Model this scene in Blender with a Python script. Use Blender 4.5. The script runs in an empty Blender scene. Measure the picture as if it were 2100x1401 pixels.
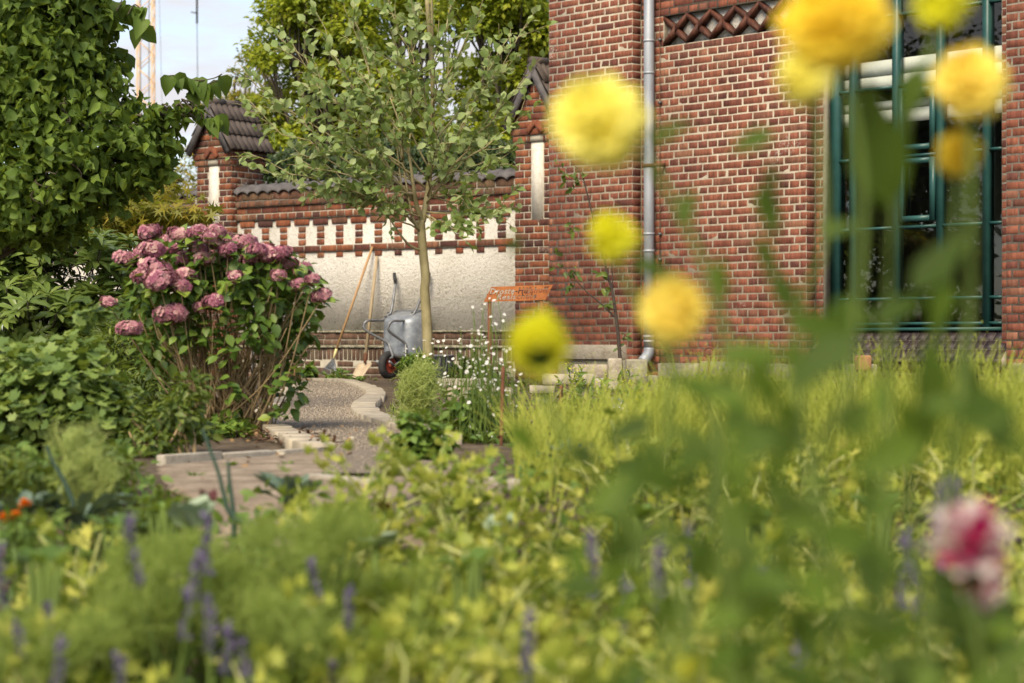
import bpy, math, random
import numpy as np
from mathutils import Vector, Matrix
R = random.Random(7)
NR = np.random.default_rng(11)
sc = bpy.context.scene
COL = sc.collection
# ------------------------------------------------------------------ camera
FPX = 4083.33          # 70 mm on a 36 mm sensor, in pixels of a 2100 px wide frame
CH = 0.43              # camera height over the garden ground
cam = bpy.data.cameras.new('camera'); cam_o = bpy.data.objects.new('camera', cam); COL.objects.link(cam_o)
cam.lens = 70; cam.sensor_width = 36; cam.clip_end = 3000; cam.clip_start = 0.05
cam_o.location = (0, 0, CH); cam_o.rotation_euler = (math.radians(90), 0, 0)
cam.dof.use_dof = True; cam.dof.focus_distance = 13.5; cam.dof.aperture_fstop = 3.5; cam.dof.aperture_blades = 9
sc.camera = cam_o
# ------------------------------------------------------------------ sky, sun, exposure
SUN_EL, SUN_AZ = math.radians(46), math.radians(-158)      # azimuth from +Y towards +X
w = bpy.data.worlds.new('World'); sc.world = w; w.use_nodes = True
nt = w.node_tree; nt.nodes.clear(); N = nt.nodes.new; L = nt.links.new
out = N('ShaderNodeOutputWorld'); bg = N('ShaderNodeBackground'); bg.inputs['Strength'].default_value = 0.105
sky = N('ShaderNodeTexSky'); sky.sky_type = 'NISHITA'; sky.sun_disc = False
sky.sun_elevation = SUN_EL; sky.sun_rotation = SUN_AZ; sky.air_density = 1.0; sky.dust_density = 1.2; sky.ozone_density = 1.0
tc = N('ShaderNodeTexCoord'); mp = N('ShaderNodeMapping'); mp.inputs['Scale'].default_value = (1.6, 1.6, 5.5)
mp.inputs['Location'].default_value = (0.3, 0.0, 0.21)
nz = N('ShaderNodeTexNoise'); nz.inputs['Scale'].default_value = 2.6; nz.inputs['Detail'].default_value = 7; nz.inputs['Roughness'].default_value = 0.55
rp = N('ShaderNodeValToRGB'); rp.color_ramp.elements[0].position = 0.44; rp.color_ramp.elements[1].position = 0.58
mixc = N('ShaderNodeMix'); mixc.data_type = 'RGBA'; mixc.inputs['B'].default_value = (3.4, 3.35, 3.5, 1)
L(tc.outputs['Generated'], mp.inputs['Vector']); L(mp.outputs['Vector'], nz.inputs['Vector'])
L(nz.outputs['Fac'], rp.inputs['Fac']); L(rp.outputs['Color'], mixc.inputs['Factor'])
L(sky.outputs['Color'], mixc.inputs['A']); L(mixc.outputs['Result'], bg.inputs['Color']); L(bg.outputs['Background'], out.inputs['Surface'])
sun = bpy.data.lights.new('sun', 'SUN'); sun_o = bpy.data.objects.new('sun', sun); COL.objects.link(sun_o)
sun.energy = 2.5; sun.angle = math.radians(32); sun.color = (1.0, 0.87, 0.66)
sd = Vector((math.sin(SUN_AZ)*math.cos(SUN_EL), math.cos(SUN_AZ)*math.cos(SUN_EL), math.sin(SUN_EL)))
sun_o.rotation_euler = (-sd).to_track_quat('-Z', 'Y').to_euler(); sun_o.location = (-6, -8, 12)
sc.view_settings.view_transform = 'Standard'; sc.view_settings.look = 'None'
sc.view_settings.exposure = 1.25; sc.view_settings.gamma = 1.0; sc.view_settings.use_curve_mapping = False
sc.render.engine = 'CYCLES'
sc.cycles.max_bounces = 8; sc.cycles.diffuse_bounces = 3; sc.cycles.transparent_max_bounces = 12; sc.cycles.use_denoising = True
sc.cycles.caustics_reflective = False; sc.cycles.caustics_refractive = False

# ------------------------------------------------------------------ helpers
def P(x, y, D): return Vector(((x-1050)/FPX*D, D, CH-(y-700.5)/FPX*D))
def G(x, y):
    D = FPX*CH/(y-700.5); return Vector(((x-1050)/FPX*D, D, 0))
def gz(D):                                   # ground height: flat garden, falling to the front bed
    t = min(1, max(0, (5.75-D)/1.5)); return -0.25*t*t*(3-2*t)
def V3(a): return np.array(a, float)
def ntag(o, label=None, cat=None, group=None, kind=None):
    if label: o['label'] = label
    if cat: o['category'] = cat
    if group: o['group'] = group
    if kind: o['kind'] = kind
    return o
def thing(name, label, cat, loc=(0, 0, 0), rz=0, group=None):
    o = bpy.data.objects.new(name, None); COL.objects.link(o); o.location = loc; o.rotation_euler = (0, 0, rz)
    o.empty_display_size = 0.1
    return ntag(o, label, cat, group)
def mk(name, V, T, m, parent=None, rnd=None, smooth=False):
    me = bpy.data.meshes.new(name)
    V = np.asarray(V, np.float32); T = np.asarray(T, np.int32)
    me.vertices.add(len(V)); me.vertices.foreach_set('co', V.ravel())
    k = T.shape[1]; n = len(T)
    me.loops.add(n*k); me.loops.foreach_set('vertex_index', T.ravel())
    me.polygons.add(n); me.polygons.foreach_set('loop_start', np.arange(0, n*k, k, dtype=np.int32))
    me.polygons.foreach_set('loop_total', np.full(n, k, np.int32))
    if rnd is not None:
        a = me.attributes.new('rnd', 'FLOAT', 'FACE'); a.data.foreach_set('value', np.asarray(rnd, np.float32))
    if smooth: me.polygons.foreach_set('use_smooth', np.ones(n, bool))
    me.update(calc_edges=True); me.validate()
    if m: me.materials.append(m)
    o = bpy.data.objects.new(name, me); COL.objects.link(o)
    if parent: o.parent = parent
    return o
def link(name, me, parent=None):
    o = bpy.data.objects.new(name, me); COL.objects.link(o)
    if parent: o.parent = parent
    return o
class MB:
    """collects triangles"""
    def __init__(s): s.V = []; s.T = []; s.R = []; s.n = 0
    def add(s, V, T, r=0.0):
        V = np.asarray(V, float); T = np.asarray(T, int)
        s.V.append(V); s.T.append(T+s.n); s.n += len(V)
        s.R.append(np.full(len(T), r) if np.isscalar(r) else np.asarray(r, float)); return s
    def box(s, a, b, r=0.0):
        x0, y0, z0 = a; x1, y1, z1 = b
        V = [(x0,y0,z0),(x1,y0,z0),(x1,y1,z0),(x0,y1,z0),(x0,y0,z1),(x1,y0,z1),(x1,y1,z1),(x0,y1,z1)]
        return s.add(V, BOXT, r)
    def hexa(s, V, r=0.0): return s.add(V, BOXT, r)
    def tube(s, pts, rad, k=6, r=0.0, cap=True):
        V, T = tube(pts, rad, k, cap); return s.add(V, T, r)
    def build(s, name, m, parent=None, smooth=False):
        if not s.V: return None
        return mk(name, np.concatenate(s.V), np.concatenate(s.T), m, parent, np.concatenate(s.R), smooth)
BOXT = [(0,2,1),(0,3,2),(4,5,6),(4,6,7),(0,1,5),(0,5,4),(1,2,6),(1,6,5),(2,3,7),(2,7,6),(3,0,4),(3,4,7)]
def tube(pts, rad, k=6, cap=True):
    P_ = np.array([tuple(p) for p in pts], float); n = len(P_)
    r = np.full(n, rad) if np.isscalar(rad) else np.asarray(rad, float)
    d = np.gradient(P_, axis=0); d /= np.linalg.norm(d, axis=1)[:, None]+1e-9
    up = np.array([0, 0, 1.]) if abs(d[0][2]) < 0.9 else np.array([1., 0, 0])
    a = np.arange(k)*2*math.pi/k; V = []
    x = np.cross(up, d[0]); x /= np.linalg.norm(x)
    for i in range(n):
        x = x-d[i]*np.dot(x, d[i]); x /= np.linalg.norm(x)+1e-9; y = np.cross(d[i], x)
        V.append(P_[i]+r[i]*(np.cos(a)[:, None]*x+np.sin(a)[:, None]*y))
    V = np.concatenate(V); T = []
    for i in range(n-1):
        for j in range(k):
            p, q = i*k+j, i*k+(j+1) % k
            T += [(p, q, q+k), (p, q+k, p+k)]
    if cap:
        for j in range(1, k-1):
            T.append((0, j+1, j)); T.append(((n-1)*k, (n-1)*k+j, (n-1)*k+j+1))
    return V, T
def spline(pts, m=6):
    P_ = np.array([tuple(p) for p in pts], float); n = len(P_); o = []
    for i in range(n-1):
        p0, p1, p2, p3 = P_[max(i-1, 0)], P_[i], P_[i+1], P_[min(i+2, n-1)]
        for j in range(m):
            t = j/m
            o.append(0.5*((2*p1)+(p2-p0)*t+(2*p0-5*p1+4*p2-p3)*t*t+(3*p1-p0-3*p2+p3)*t**3))
    o.append(P_[-1]); return np.array(o)
def nrm(a): return a/(np.linalg.norm(a, axis=-1, keepdims=True)+1e-9)
def frames(d, n):
    """leaf axis d (N,3), face normal hint n -> (N,3,3) with columns x, y(axis), z(normal)"""
    d = nrm(d); x = nrm(np.cross(d, n)); z = np.cross(x, d)
    return np.stack([x, d, z], axis=2)
def inst(mb, tpl, pos, fr, size, rnd):
    V, T = tpl; V = np.asarray(V, float); T = np.asarray(T, int)
    size = np.asarray(size, float)
    if size.ndim == 1: size = size[:, None]*np.ones(3)
    W = np.einsum('nij,nkj->nki', fr, V[None]*size[:, None, :])+pos[:, None, :]
    n, k = len(pos), len(V)
    TT = (T[None]+(np.arange(n)*k)[:, None, None]).reshape(-1, 3)
    mb.add(W.reshape(-1, 3), TT, np.repeat(np.asarray(rnd, float), len(T)))
# leaf templates: base at 0, tip at +Y 1, normal +Z
def ovate(wd=0.5, fold=0.12, droop=0.18, st=((.28, .85), (.6, .9))):
    V = [(0, 0, 0)]
    for t, q in st: V += [(-wd/2*q, t, fold*q-droop*t*t), (0, t, -droop*t*t), (wd/2*q, t, fold*q-droop*t*t)]
    V.append((0, 1, -droop)); n = len(st); T = [(0, 2, 1), (0, 3, 2)]
    for i in range(n-1):
        a = 1+3*i; T += [(a, a+1, a+4), (a, a+4, a+3), (a+1, a+2, a+5), (a+1, a+5, a+4)]
    a = 1+3*(n-1); e = len(V)-1; T += [(a, a+1, e), (a+1, a+2, e)]
    return V, T
def fan(rad, cup=0.1, cy=0.45):
    """outline of radii round a centre; starts at the base (towards -Y)"""
    n = len(rad); V = [(0, cy, 0)]
    for i, r in enumerate(rad):
        a = -math.pi/2+2*math.pi*i/n
        V.append((r*math.cos(a), cy+r*math.sin(a), cup*r*(1 if i % 2 else .3)-.12*(r*math.sin(a)) ** 2))
    return V, [(0, 1+i, 1+(i+1) % n) for i in range(n)]
OV = ovate(); OVW = ovate(.72, .1, .2); OVN = ovate(.3, .08, .25); LANCE = ovate(.2, .05, .3); RHOD = ovate(.3, .06, .22, ((.3, .75), (.65, 1.0)))
HAZ = ovate(.85, .38, .5, ((.15, .7), (.42, 1.0), (.7, .7)))
def crinkle(tpl, s, seed):
    r = np.random.default_rng(seed); V = np.array(tpl[0], float); return V+r.normal(size=V.shape)*s*np.array([1, .7, 1.2]), tpl[1]
HAZV = [crinkle(HAZ, .10, i) for i in range(5)]
DIA = ([(0, 0, 0), (-.28, .5, .08), (.28, .5, .08), (0, 1, -.08)], [(0, 2, 1), (1, 2, 3)])
LOBE = fan([.12, .42, .34, .52, .4, .56, .42, .52, .4, .52, .34, .42], .18)
MAPLE = fan([.08, .18, .42, .14, .55, .16, .62, .16, .62, .16, .55, .14, .42, .18], .1)
CELE = fan([.1, .3, .22, .5, .26, .5, .26, .58, .26, .5, .26, .5, .22, .3], .35)
def rand_dirs(n, up=0.0):
    d = NR.normal(size=(n, 3)); d[:, 2] += up; return nrm(d)

# ------------------------------------------------------------------ materials
def nodes(name):
    m = bpy.data.materials.new(name); m.use_nodes = True; t = m.node_tree; t.nodes.clear()
    o = t.nodes.new('ShaderNodeOutputMaterial'); return m, t, o
def ramp(t, cols, inter='LINEAR'):
    r = t.nodes.new('ShaderNodeValToRGB'); e = r.color_ramp.elements; r.color_ramp.interpolation = inter
    cols = [c if len(c) == 4 else (i/(len(cols)-1), *c) for i, c in enumerate(cols)]
    while len(e) < len(cols): e.new(0.5)
    for i, c in enumerate(cols): e[i].position = c[0]; e[i].color = (*c[1:4], 1)
    return r
def noise(t, scale, detail=4, rough=.6, vec=None, sc3=None):
    n = t.nodes.new('ShaderNodeTexNoise'); n.inputs['Scale'].default_value = scale; n.inputs['Detail'].default_value = detail
    n.inputs['Roughness'].default_value = rough
    if vec is None: vec = t.nodes.new('ShaderNodeNewGeometry').outputs['Position']
    if sc3:
        mpn = t.nodes.new('ShaderNodeMapping'); mpn.inputs['Scale'].default_value = sc3; t.links.new(vec, mpn.inputs['Vector']); vec = mpn.outputs['Vector']
    t.links.new(vec, n.inputs['Vector']); return n
def math_(t, op, a, b=None, clamp=False):
    m = t.nodes.new('ShaderNodeMath'); m.operation = op; m.use_clamp = clamp
    for i, v in enumerate((a, b)):
        if v is None: continue
        if isinstance(v, (int, float)): m.inputs[i].default_value = v
        else: t.links.new(v, m.inputs[i])
    return m.outputs[0]
def mixrgb(t, fac, a, b, mode='MIX'):
    m = t.nodes.new('ShaderNodeMix'); m.data_type = 'RGBA'; m.blend_type = mode
    for k, v in (('Factor', fac), ('A', a), ('B', b)):
        if isinstance(v, (int, float)): m.inputs[k].default_value = v
        elif isinstance(v, tuple): m.inputs[k].default_value = (*v[:3], 1)
        else: t.links.new(v, m.inputs[k])
    return m.outputs['Result']
def bump(t, h, s=0.3, d=0.01):
    b = t.nodes.new('ShaderNodeBump'); b.inputs['Strength'].default_value = s; b.inputs['Distance'].default_value = d
    t.links.new(h, b.inputs['Height']); return b.outputs['Normal']
def rnd_out(t):
    a = t.nodes.new('ShaderNodeAttribute'); a.attribute_name = 'rnd'; o = t.nodes.new('ShaderNodeObjectInfo')
    return math_(t, 'FRACT', math_(t, 'ADD', a.outputs['Fac'], o.outputs['Random']))
def bsdf(t, o, col, rough=.7, metal=0.0, normal=None, spec=.4):
    b = t.nodes.new('ShaderNodeBsdfPrincipled')
    if isinstance(col, tuple): b.inputs['Base Color'].default_value = (*col, 1)
    else: t.links.new(col, b.inputs['Base Color'])
    if isinstance(rough, (int, float)): b.inputs['Roughness'].default_value = rough
    else: t.links.new(rough, b.inputs['Roughness'])
    b.inputs['Metallic'].default_value = metal; b.inputs['Specular IOR Level'].default_value = spec
    if normal is not None: t.links.new(normal, b.inputs['Normal'])
    t.links.new(b.outputs['BSDF'], o.inputs['Surface']); return b
def pmat(name, cols, scale=8, rough=.75, metal=0.0, bs=.3, bd=.01, detail=6, sc3=None, spec=.3, bscale=None):
    m, t, o = nodes(name); n = noise(t, scale, detail, .65, sc3=sc3); r = ramp(t, cols); t.links.new(n.outputs['Fac'], r.inputs['Fac'])
    n2 = noise(t, bscale or scale*4, 5, .6, sc3=sc3)
    bsdf(t, o, r.outputs['Color'], rough, metal, bump(t, n2.outputs['Fac'], bs, bd), spec); return m
def leafmat(name, cols, trans=.35, rough=.5, spec=.35, var=.35, tmix=.5):
    """leaf: diffuse + light passing through, colour by a per-leaf random number and a slow drift"""
    m, t, o = nodes(name); n = noise(t, 1.7, 3, .6)
    a = t.nodes.new('ShaderNodeAttribute'); a.attribute_name = 'rnd'
    f = math_(t, 'ADD', math_(t, 'MULTIPLY', a.outputs['Fac'], 1-var), math_(t, 'MULTIPLY', n.outputs['Fac'], var))
    r = ramp(t, cols); t.links.new(f, r.inputs['Fac'])
    b = t.nodes.new('ShaderNodeBsdfPrincipled'); t.links.new(r.outputs['Color'], b.inputs['Base Color'])
    b.inputs['Roughness'].default_value = rough; b.inputs['Specular IOR Level'].default_value = spec
    tr = t.nodes.new('ShaderNodeBsdfTranslucent'); c2 = mixrgb(t, 0.0 if 'petal' in name or 'floret' in name else tmix, r.outputs['Color'], (.30, .36, .02)); t.links.new(c2, tr.inputs['Color'])
    mx = t.nodes.new('ShaderNodeMixShader'); mx.inputs[0].default_value = trans
    t.links.new(b.outputs[0], mx.inputs[1]); t.links.new(tr.outputs[0], mx.inputs[2]); t.links.new(mx.outputs[0], o.inputs['Surface']); return m
def brickmat(name, cols, dirt=.25, pale=.5, rough=.85):
    m, t, o = nodes(name); r = ramp(t, cols); t.links.new(rnd_out(t), r.inputs['Fac'])
    st = noise(t, 40, 5, .7, sc3=(1.0, 1.0, .12)); s2 = ramp(t, [(.38, .45, .45, .45), (.62, 1, 1, 1)]); t.links.new(st.outputs['Fac'], s2.inputs['Fac'])
    c = mixrgb(t, .8, r.outputs['Color'], s2.outputs['Color'], 'MULTIPLY')
    b1 = noise(t, 9, 6, .7); q = ramp(t, [(.36, .55, .52, .5), (.6, 1.12, 1.1, 1.08)]); t.links.new(b1.outputs['Fac'], q.inputs['Fac'])
    c = mixrgb(t, .7, c, q.outputs['Color'], 'MULTIPLY')
    e = noise(t, 1.9, 5, .75); e2 = noise(t, 38, 4, .7)
    ef = math_(t, 'MULTIPLY', math_(t, 'SMOOTHSTEP' if False else 'GREATER_THAN', e2.outputs['Fac'], .52), 1.0)
    er = ramp(t, [(.60, 0, 0, 0), (.74, 1, 1, 1)]); t.links.new(e.outputs['Fac'], er.inputs['Fac'])
    c = mixrgb(t, math_(t, 'MULTIPLY', math_(t, 'MULTIPLY', er.outputs['Color'], ef), pale), c, (.55, .48, .42))
    g = noise(t, 1.1, 6, .7); gr = ramp(t, [(.5, 0, 0, 0), (.75, 1, 1, 1)]); t.links.new(g.outputs['Fac'], gr.inputs['Fac'])
    c = mixrgb(t, math_(t, 'MULTIPLY', gr.outputs['Color'], dirt), c, (.055, .047, .032))
    bsdf(t, o, c, rough, 0, bump(t, noise(t, 90, 6, .7).outputs['Fac'], .55, .006), .25); return m
M = {}
M['brick_hall'] = brickmat('brick_hall', [(0, .25, .085, .05), (.35, .30, .11, .066), (.62, .21, .068, .045), (.82, .15, .055, .042), (1, .33, .15, .09)], .22, .8)
M['brick_wall'] = brickmat('brick_wall', [(0, .24, .075, .04), (.3, .31, .115, .055), (.55, .18, .06, .04), (.75, .09, .042, .035), (1, .30, .14, .075)], .3, .4)
M['brick_dirty'] = brickmat('brick_dirty', [(0, .17, .085, .05), (.4, .22, .10, .06), (.7, .13, .07, .045), (1, .20, .125, .07)], .6, .3)
M['brick_base'] = brickmat('brick_base', [(0, .14, .085, .06), (.4, .18, .105, .07), (.7, .11, .07, .055), (1, .17, .125, .085)], .5, .5)
M['brick_glazed'] = brickmat('brick_glazed', [(0, .10, .035, .02), (.5, .13, .045, .025), (1, .08, .03, .02)], .1, .1, .6)
M['brick_sill'] = brickmat('brick_sill', [(0, .045, .035, .038), (.5, .07, .05, .05), (1, .05, .04, .045)], .2, .2, .4)
M['mortar_hall'] = pmat('mortar_hall', [(.3, .28, .235, .175), (.7, .44, .385, .30)], 14, .95, bs=.5)
M['mortar_wall'] = pmat('mortar_wall', [(.3, .27, .24, .19), (.7, .44, .40, .32)], 10, .95, bs=.5)
def stucco():
    m, t, o = nodes('stucco'); n = noise(t, 1.3, 7, .7); r = ramp(t, [(.3, .68, .635, .55), (.52, .80, .76, .685), (.8, .85, .81, .74)]); t.links.new(n.outputs['Fac'], r.inputs['Fac'])
    p = noise(t, 34, 4, .85); pr = ramp(t, [(.34, .30, .27, .22), (.47, 1, 1, 1)]); t.links.new(p.outputs['Fac'], pr.inputs['Fac'])
    c = mixrgb(t, .6, r.outputs['Color'], pr.outputs['Color'], 'MULTIPLY')
    s = noise(t, 2.6, 5, .7, sc3=(1, 1, .35)); sr = ramp(t, [(.60, 0, 0, 0), (.80, 1, 1, 1)]); t.links.new(s.outputs['Fac'], sr.inputs['Fac'])
    p2 = noise(t, 30, 5, .8); k = math_(t, 'MULTIPLY', sr.outputs['Color'], math_(t, 'MULTIPLY', p2.outputs['Fac'], 1.0))
    c = mixrgb(t, k, c, (.20, .17, .10))
    bsdf(t, o, c, .95, 0, bump(t, noise(t, 34, 5, .8).outputs['Fac'], 1.0, .035), .1); return m
M['stucco'] = stucco()
M['plaster_pale'] = pmat('pale_plaster', [(.3, .62, .57, .48), (.6, .78, .73, .64)], 20, .95, bs=.8, bd=.02)
M['tile'] = pmat('roof_tile', [(.3, .055, .042, .036), (.6, .095, .075, .064), (.8, .13, .105, .09)], 7, .7, bs=.4)
M['cap_tile'] = pmat('coping_tile', [(.3, .06, .055, .055), (.6, .11, .10, .10), (.8, .15, .14, .125)], 9, .75, bs=.4)
M['zinc'] = pmat('zinc_pipe', [(.3, .27, .29, .325), (.7, .40, .42, .45)], 6, .55, .35, .15, sc3=(1, 1, .4))
M['galv'] = pmat('galvanised_steel', [(.3, .17, .185, .21), (.55, .27, .29, .315), (.75, .42, .44, .46)], 11, .48, .5, .1)
M['tube'] = pmat('painted_tube', [(.3, .13, .135, .145), (.62, .23, .235, .245), (.72, .20, .12, .08)], 14, .5, .5, .1)
M['rubber'] = pmat('rubber', [(.3, .018, .018, .02), (.7, .045, .042, .04)], 20, .8)
M['red_rim'] = pmat('red_rim', [(.3, .20, .035, .02), (.7, .32, .06, .035)], 15, .6)
M['black_grip'] = pmat('black_grip', [(.3, .012, .012, .013), (.7, .03, .03, .03)], 30, .6)
M['ash'] = pmat('ash_handle', [(.3, .30, .17, .075), (.6, .42, .26, .125), (.8, .33, .19, .09)], 18, .6, sc3=(1, 1, .15))
M['ash_old'] = pmat('weathered_handle', [(.3, .26, .19, .11), (.6, .38, .30, .19), (.8, .30, .22, .13)], 18, .7, sc3=(1, 1, .15))
M['blade'] = pmat('dusty_blade', [(.3, .33, .25, .16), (.7, .50, .40, .28)], 12, .7)
M['rust'] = pmat('rusty_steel', [(.25, .16, .05, .02), (.5, .34, .115, .035), (.75, .45, .18, .06)], 10, .85, bs=.3)
M['rust_dark'] = pmat('dark_rust', [(.25, .07, .032, .02), (.55, .15, .06, .03), (.8, .22, .10, .05)], 18, .85)
M['green_paint'] = pmat('green_paint', [(.3, .014, .055, .05), (.7, .026, .085, .076)], 5, .35, bs=.1)
M['white_board'] = pmat('white_board', [(.3, .76, .73, .66), (.7, .84, .81, .74)], 3, .6)
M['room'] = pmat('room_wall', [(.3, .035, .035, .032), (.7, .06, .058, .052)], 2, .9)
M['stone'] = pmat('sandstone', [(.3, .20, .165, .115), (.5, .37, .32, .245), (.75, .48, .43, .35)], 7, .9, bs=.6, bd=.02)
M['stone_grey'] = pmat('mossy_stone', [(.3, .13, .125, .075), (.5, .27, .245, .175), (.75, .40, .37, .29)], 7, .9, bs=.6, bd=.02)
M['slab'] = pmat('path_slab', [(.25, .22, .185, .135), (.5, .35, .30, .225), (.75, .44, .385, .295)], 9, .9, bs=.4)
M['concrete'] = pmat('concrete', [(.25, .24, .21, .16), (.5, .34, .30, .24), (.75, .42, .38, .31)], 14, .9, bs=.5)
M['gravel'] = pmat('gravel', [(.3, .16, .125, .095), (.5, .27, .22, .165), (.7, .42, .35, .27)], 60, .95, bs=.9, bd=.02, detail=8)
M['pebble'] = pmat('pebble', [(.3, .17, .135, .10), (.5, .29, .24, .185), (.7, .46, .39, .31)], 40, .9)
M['soil'] = pmat('soil', [(.3, .055, .038, .024), (.5, .11, .08, .05), (.7, .19, .145, .095)], 9, .95, bs=1, bd=.04, detail=9)
M['sand'] = pmat('sandy_soil', [(.3, .13, .095, .065), (.5, .225, .175, .125), (.7, .33, .265, .195)], 7, .95, bs=.8, bd=.02, detail=9)
M['mulch'] = pmat('bark_mulch', [(.3, .06, .03, .017), (.5, .14, .075, .04), (.7, .25, .15, .085)], 22, .9)
M['wood_grey'] = pmat('grey_wood', [(.3, .22, .18, .13), (.6, .36, .31, .23)], 12, .85, sc3=(.2, 1, 1))
M['bark_young'] = pmat('young_bark', [(.3, .19, .16, .075), (.55, .30, .255, .13), (.8, .40, .35, .20)], 9, .75, bs=.3, sc3=(1, 1, .6))
M['bark'] = pmat('bark', [(.3, .05, .04, .028), (.6, .11, .09, .06)], 12, .9, bs=.8, sc3=(1, 1, .3))
M['cane'] = pmat('cane', [(.3, .15, .105, .05), (.55, .30, .215, .11), (.8, .42, .32, .18)], 15, .8, sc3=(1, 1, .3))
M['twig'] = pmat('dark_twig', [(.3, .035, .025, .022), (.7, .08, .06, .045)], 15, .8)
M['bucket'] = pmat('grey_plastic', [(.3, .15, .155, .175), (.7, .23, .235, .255)], 5, .55, bs=.1)
M['crane'] = pmat('crane_paint', [(.3, .70, .42, .18), (.7, .80, .52, .24)], 3, .5)
M['steel_dark'] = pmat('dark_steel', [(.3, .10, .105, .11), (.7, .17, .175, .18)], 3, .5, .4)
M['alu'] = pmat('aluminium', [(.3, .45, .48, .5), (.7, .60, .63, .66)], 5, .45, .5, .05)
M['blue_label'] = pmat('blue_label', [(.3, .05, .12, .25), (.7, .075, .16, .32)], 6, .5)
M['white_print'] = pmat('white_print', [(.3, .7, .7, .7), (.7, .8, .8, .8)], 6, .6)
M['string'] = pmat('string', [(.3, .40, .32, .20), (.7, .55, .46, .32)], 20, .9)
M['terracotta'] = pmat('old_brick', [(.3, .28, .12, .06), (.7, .42, .22, .12)], 12, .9)
def glassmat(name, tint=(.86, .9, .88), rough=0.0):
    m, t, o = nodes(name); tr = t.nodes.new('ShaderNodeBsdfTransparent'); tr.inputs[0].default_value = (*tint, 1)
    gl = t.nodes.new('ShaderNodeBsdfGlossy'); gl.inputs['Roughness'].default_value = rough; fr = t.nodes.new('ShaderNodeLayerWeight'); fr.inputs['Blend'].default_value = .5; fac = math_(t, 'ADD', .09, math_(t, 'MULTIPLY', math_(t, 'POWER', fr.outputs['Facing'], 4.0), .8))
    t.links.new(bump(t, noise(t, 1.5, 2).outputs['Fac'], .03, .02), gl.inputs['Normal'])
    mx = t.nodes.new('ShaderNodeMixShader'); t.links.new(fac, mx.inputs[0]); t.links.new(tr.outputs[0], mx.inputs[1]); t.links.new(gl.outputs[0], mx.inputs[2])
    t.links.new(mx.outputs[0], o.inputs['Surface']); return m
M['glass'] = glassmat('window_glass')
# foliage
M['l_willow'] = leafmat('willow_leaf', [(0, .13, .20, .05), (.4, .23, .32, .10), (.75, .36, .43, .18), (1, .54, .56, .34)], .42, .55)
M['l_hornbeam'] = leafmat('hornbeam_leaf', [(0, .09, .14, .016), (.35, .23, .30, .028), (.65, .42, .46, .04), (1, .64, .58, .05)], .5, .5, var=.5)
M['l_hedge'] = leafmat('hedge_leaf', [(0, .012, .025, .008), (.5, .03, .055, .015), (1, .07, .10, .03)], .15, .5)
M['l_hazel'] = leafmat('hazel_leaf', [(0, .035, .065, .012), (.4, .095, .155, .024), (.75, .18, .26, .04), (1, .32, .40, .09)], .36, .55, .22)
M['l_maple'] = leafmat('maple_leaf', [(0, .10, .12, .015), (.5, .24, .22, .025), (.8, .36, .26, .03), (1, .42, .20, .03)], .4, .5)
M['l_rhodo'] = leafmat('rhododendron_leaf', [(0, .07, .12, .025), (.5, .18, .26, .055), (.9, .32, .40, .10), (1, .48, .45, .08)], .3, .38, .5)
M['l_small'] = leafmat('small_leaf', [(0, .03, .055, .012), (.5, .08, .125, .022), (.85, .17, .21, .035), (1, .36, .30, .04)], .3, .5)
M['l_mallow'] = leafmat('mallow_leaf', [(0, .05, .09, .022), (.5, .13, .20, .042), (.85, .24, .31, .075), (1, .38, .40, .11)], .3, .55)
M['l_hydra'] = leafmat('hydrangea_leaf', [(0, .03, .065, .012), (.45, .08, .145, .022), (.8, .17, .25, .04), (1, .36, .36, .05)], .26, .45)
M['petal_hyd'] = leafmat('hydrangea_petal', [(0, .14, .035, .065), (.3, .29, .095, .145), (.6, .45, .215, .235), (.85, .56, .36, .32), (1, .48, .40, .20)], .15, .7, .2, var=.3)
M['l_fennel'] = leafmat('fennel_leaf', [(0, .30, .38, .10), (.6, .48, .55, .18), (1, .62, .64, .27)], .5, .6, .2)
M['l_dill'] = leafmat('feathery_leaf', [(0, .15, .22, .04), (.6, .26, .34, .075), (1, .42, .46, .12)], .5, .6, .2)
M['l_kale'] = leafmat('kale_leaf', [(0, .03, .06, .04), (.5, .075, .12, .085), (1, .15, .20, .15)], .15, .65, .25)
M['l_cabbage'] = leafmat('cabbage_leaf', [(0, .17, .24, .15), (1, .33, .39, .27)], .2, .6, .2)
M['l_celery'] = leafmat('celery_leaf', [(0, .09, .14, .018), (.3, .19, .25, .03), (.6, .36, .39, .055), (.85, .52, .50, .10), (1, .66, .55, .17)], .36, .55, var=.3)
M['l_green'] = leafmat('garden_leaf', [(0, .045, .09, .015), (.5, .11, .19, .03), (1, .22, .31, .06)], .35, .5)
M['l_grass'] = leafmat('flax_stem', [(0, .13, .17, .025), (.4, .30, .34, .05), (.75, .48, .49, .09), (1, .62, .57, .18)], .4, .6, .2)
M['l_dahlia'] = leafmat('dahlia_leaf', [(0, .022, .045, .005), (.45, .055, .10, .008), (.75, .095, .155, .014), (1, .17, .22, .09)], .38, .6, .2)
M['stem_green'] = leafmat('green_stem', [(0, .09, .14, .025), (1, .19, .24, .05)], .1, .6, .2)
M['stem_pale'] = leafmat('pale_stalk', [(0, .24, .29, .07), (1, .50, .50, .19)], .2, .6, .2)
M['petal_yellow'] = leafmat('yellow_petal', [(0, .84, .70, .08), (.4, .93, .86, .20), (1, .95, .92, .38)], .5, .6, .2, var=.15)
M['petal_gold'] = leafmat('golden_petal', [(0, .78, .50, .02), (.4, .90, .70, .06), (1, .93, .84, .20)], .45, .6, .2, var=.15)
M['petal_orange'] = leafmat('orange_tinted_petal', [(0, .88, .62, .10), (.4, .93, .78, .16), (1, .95, .88, .26)], .45, .6, .2, var=.15)
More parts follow.
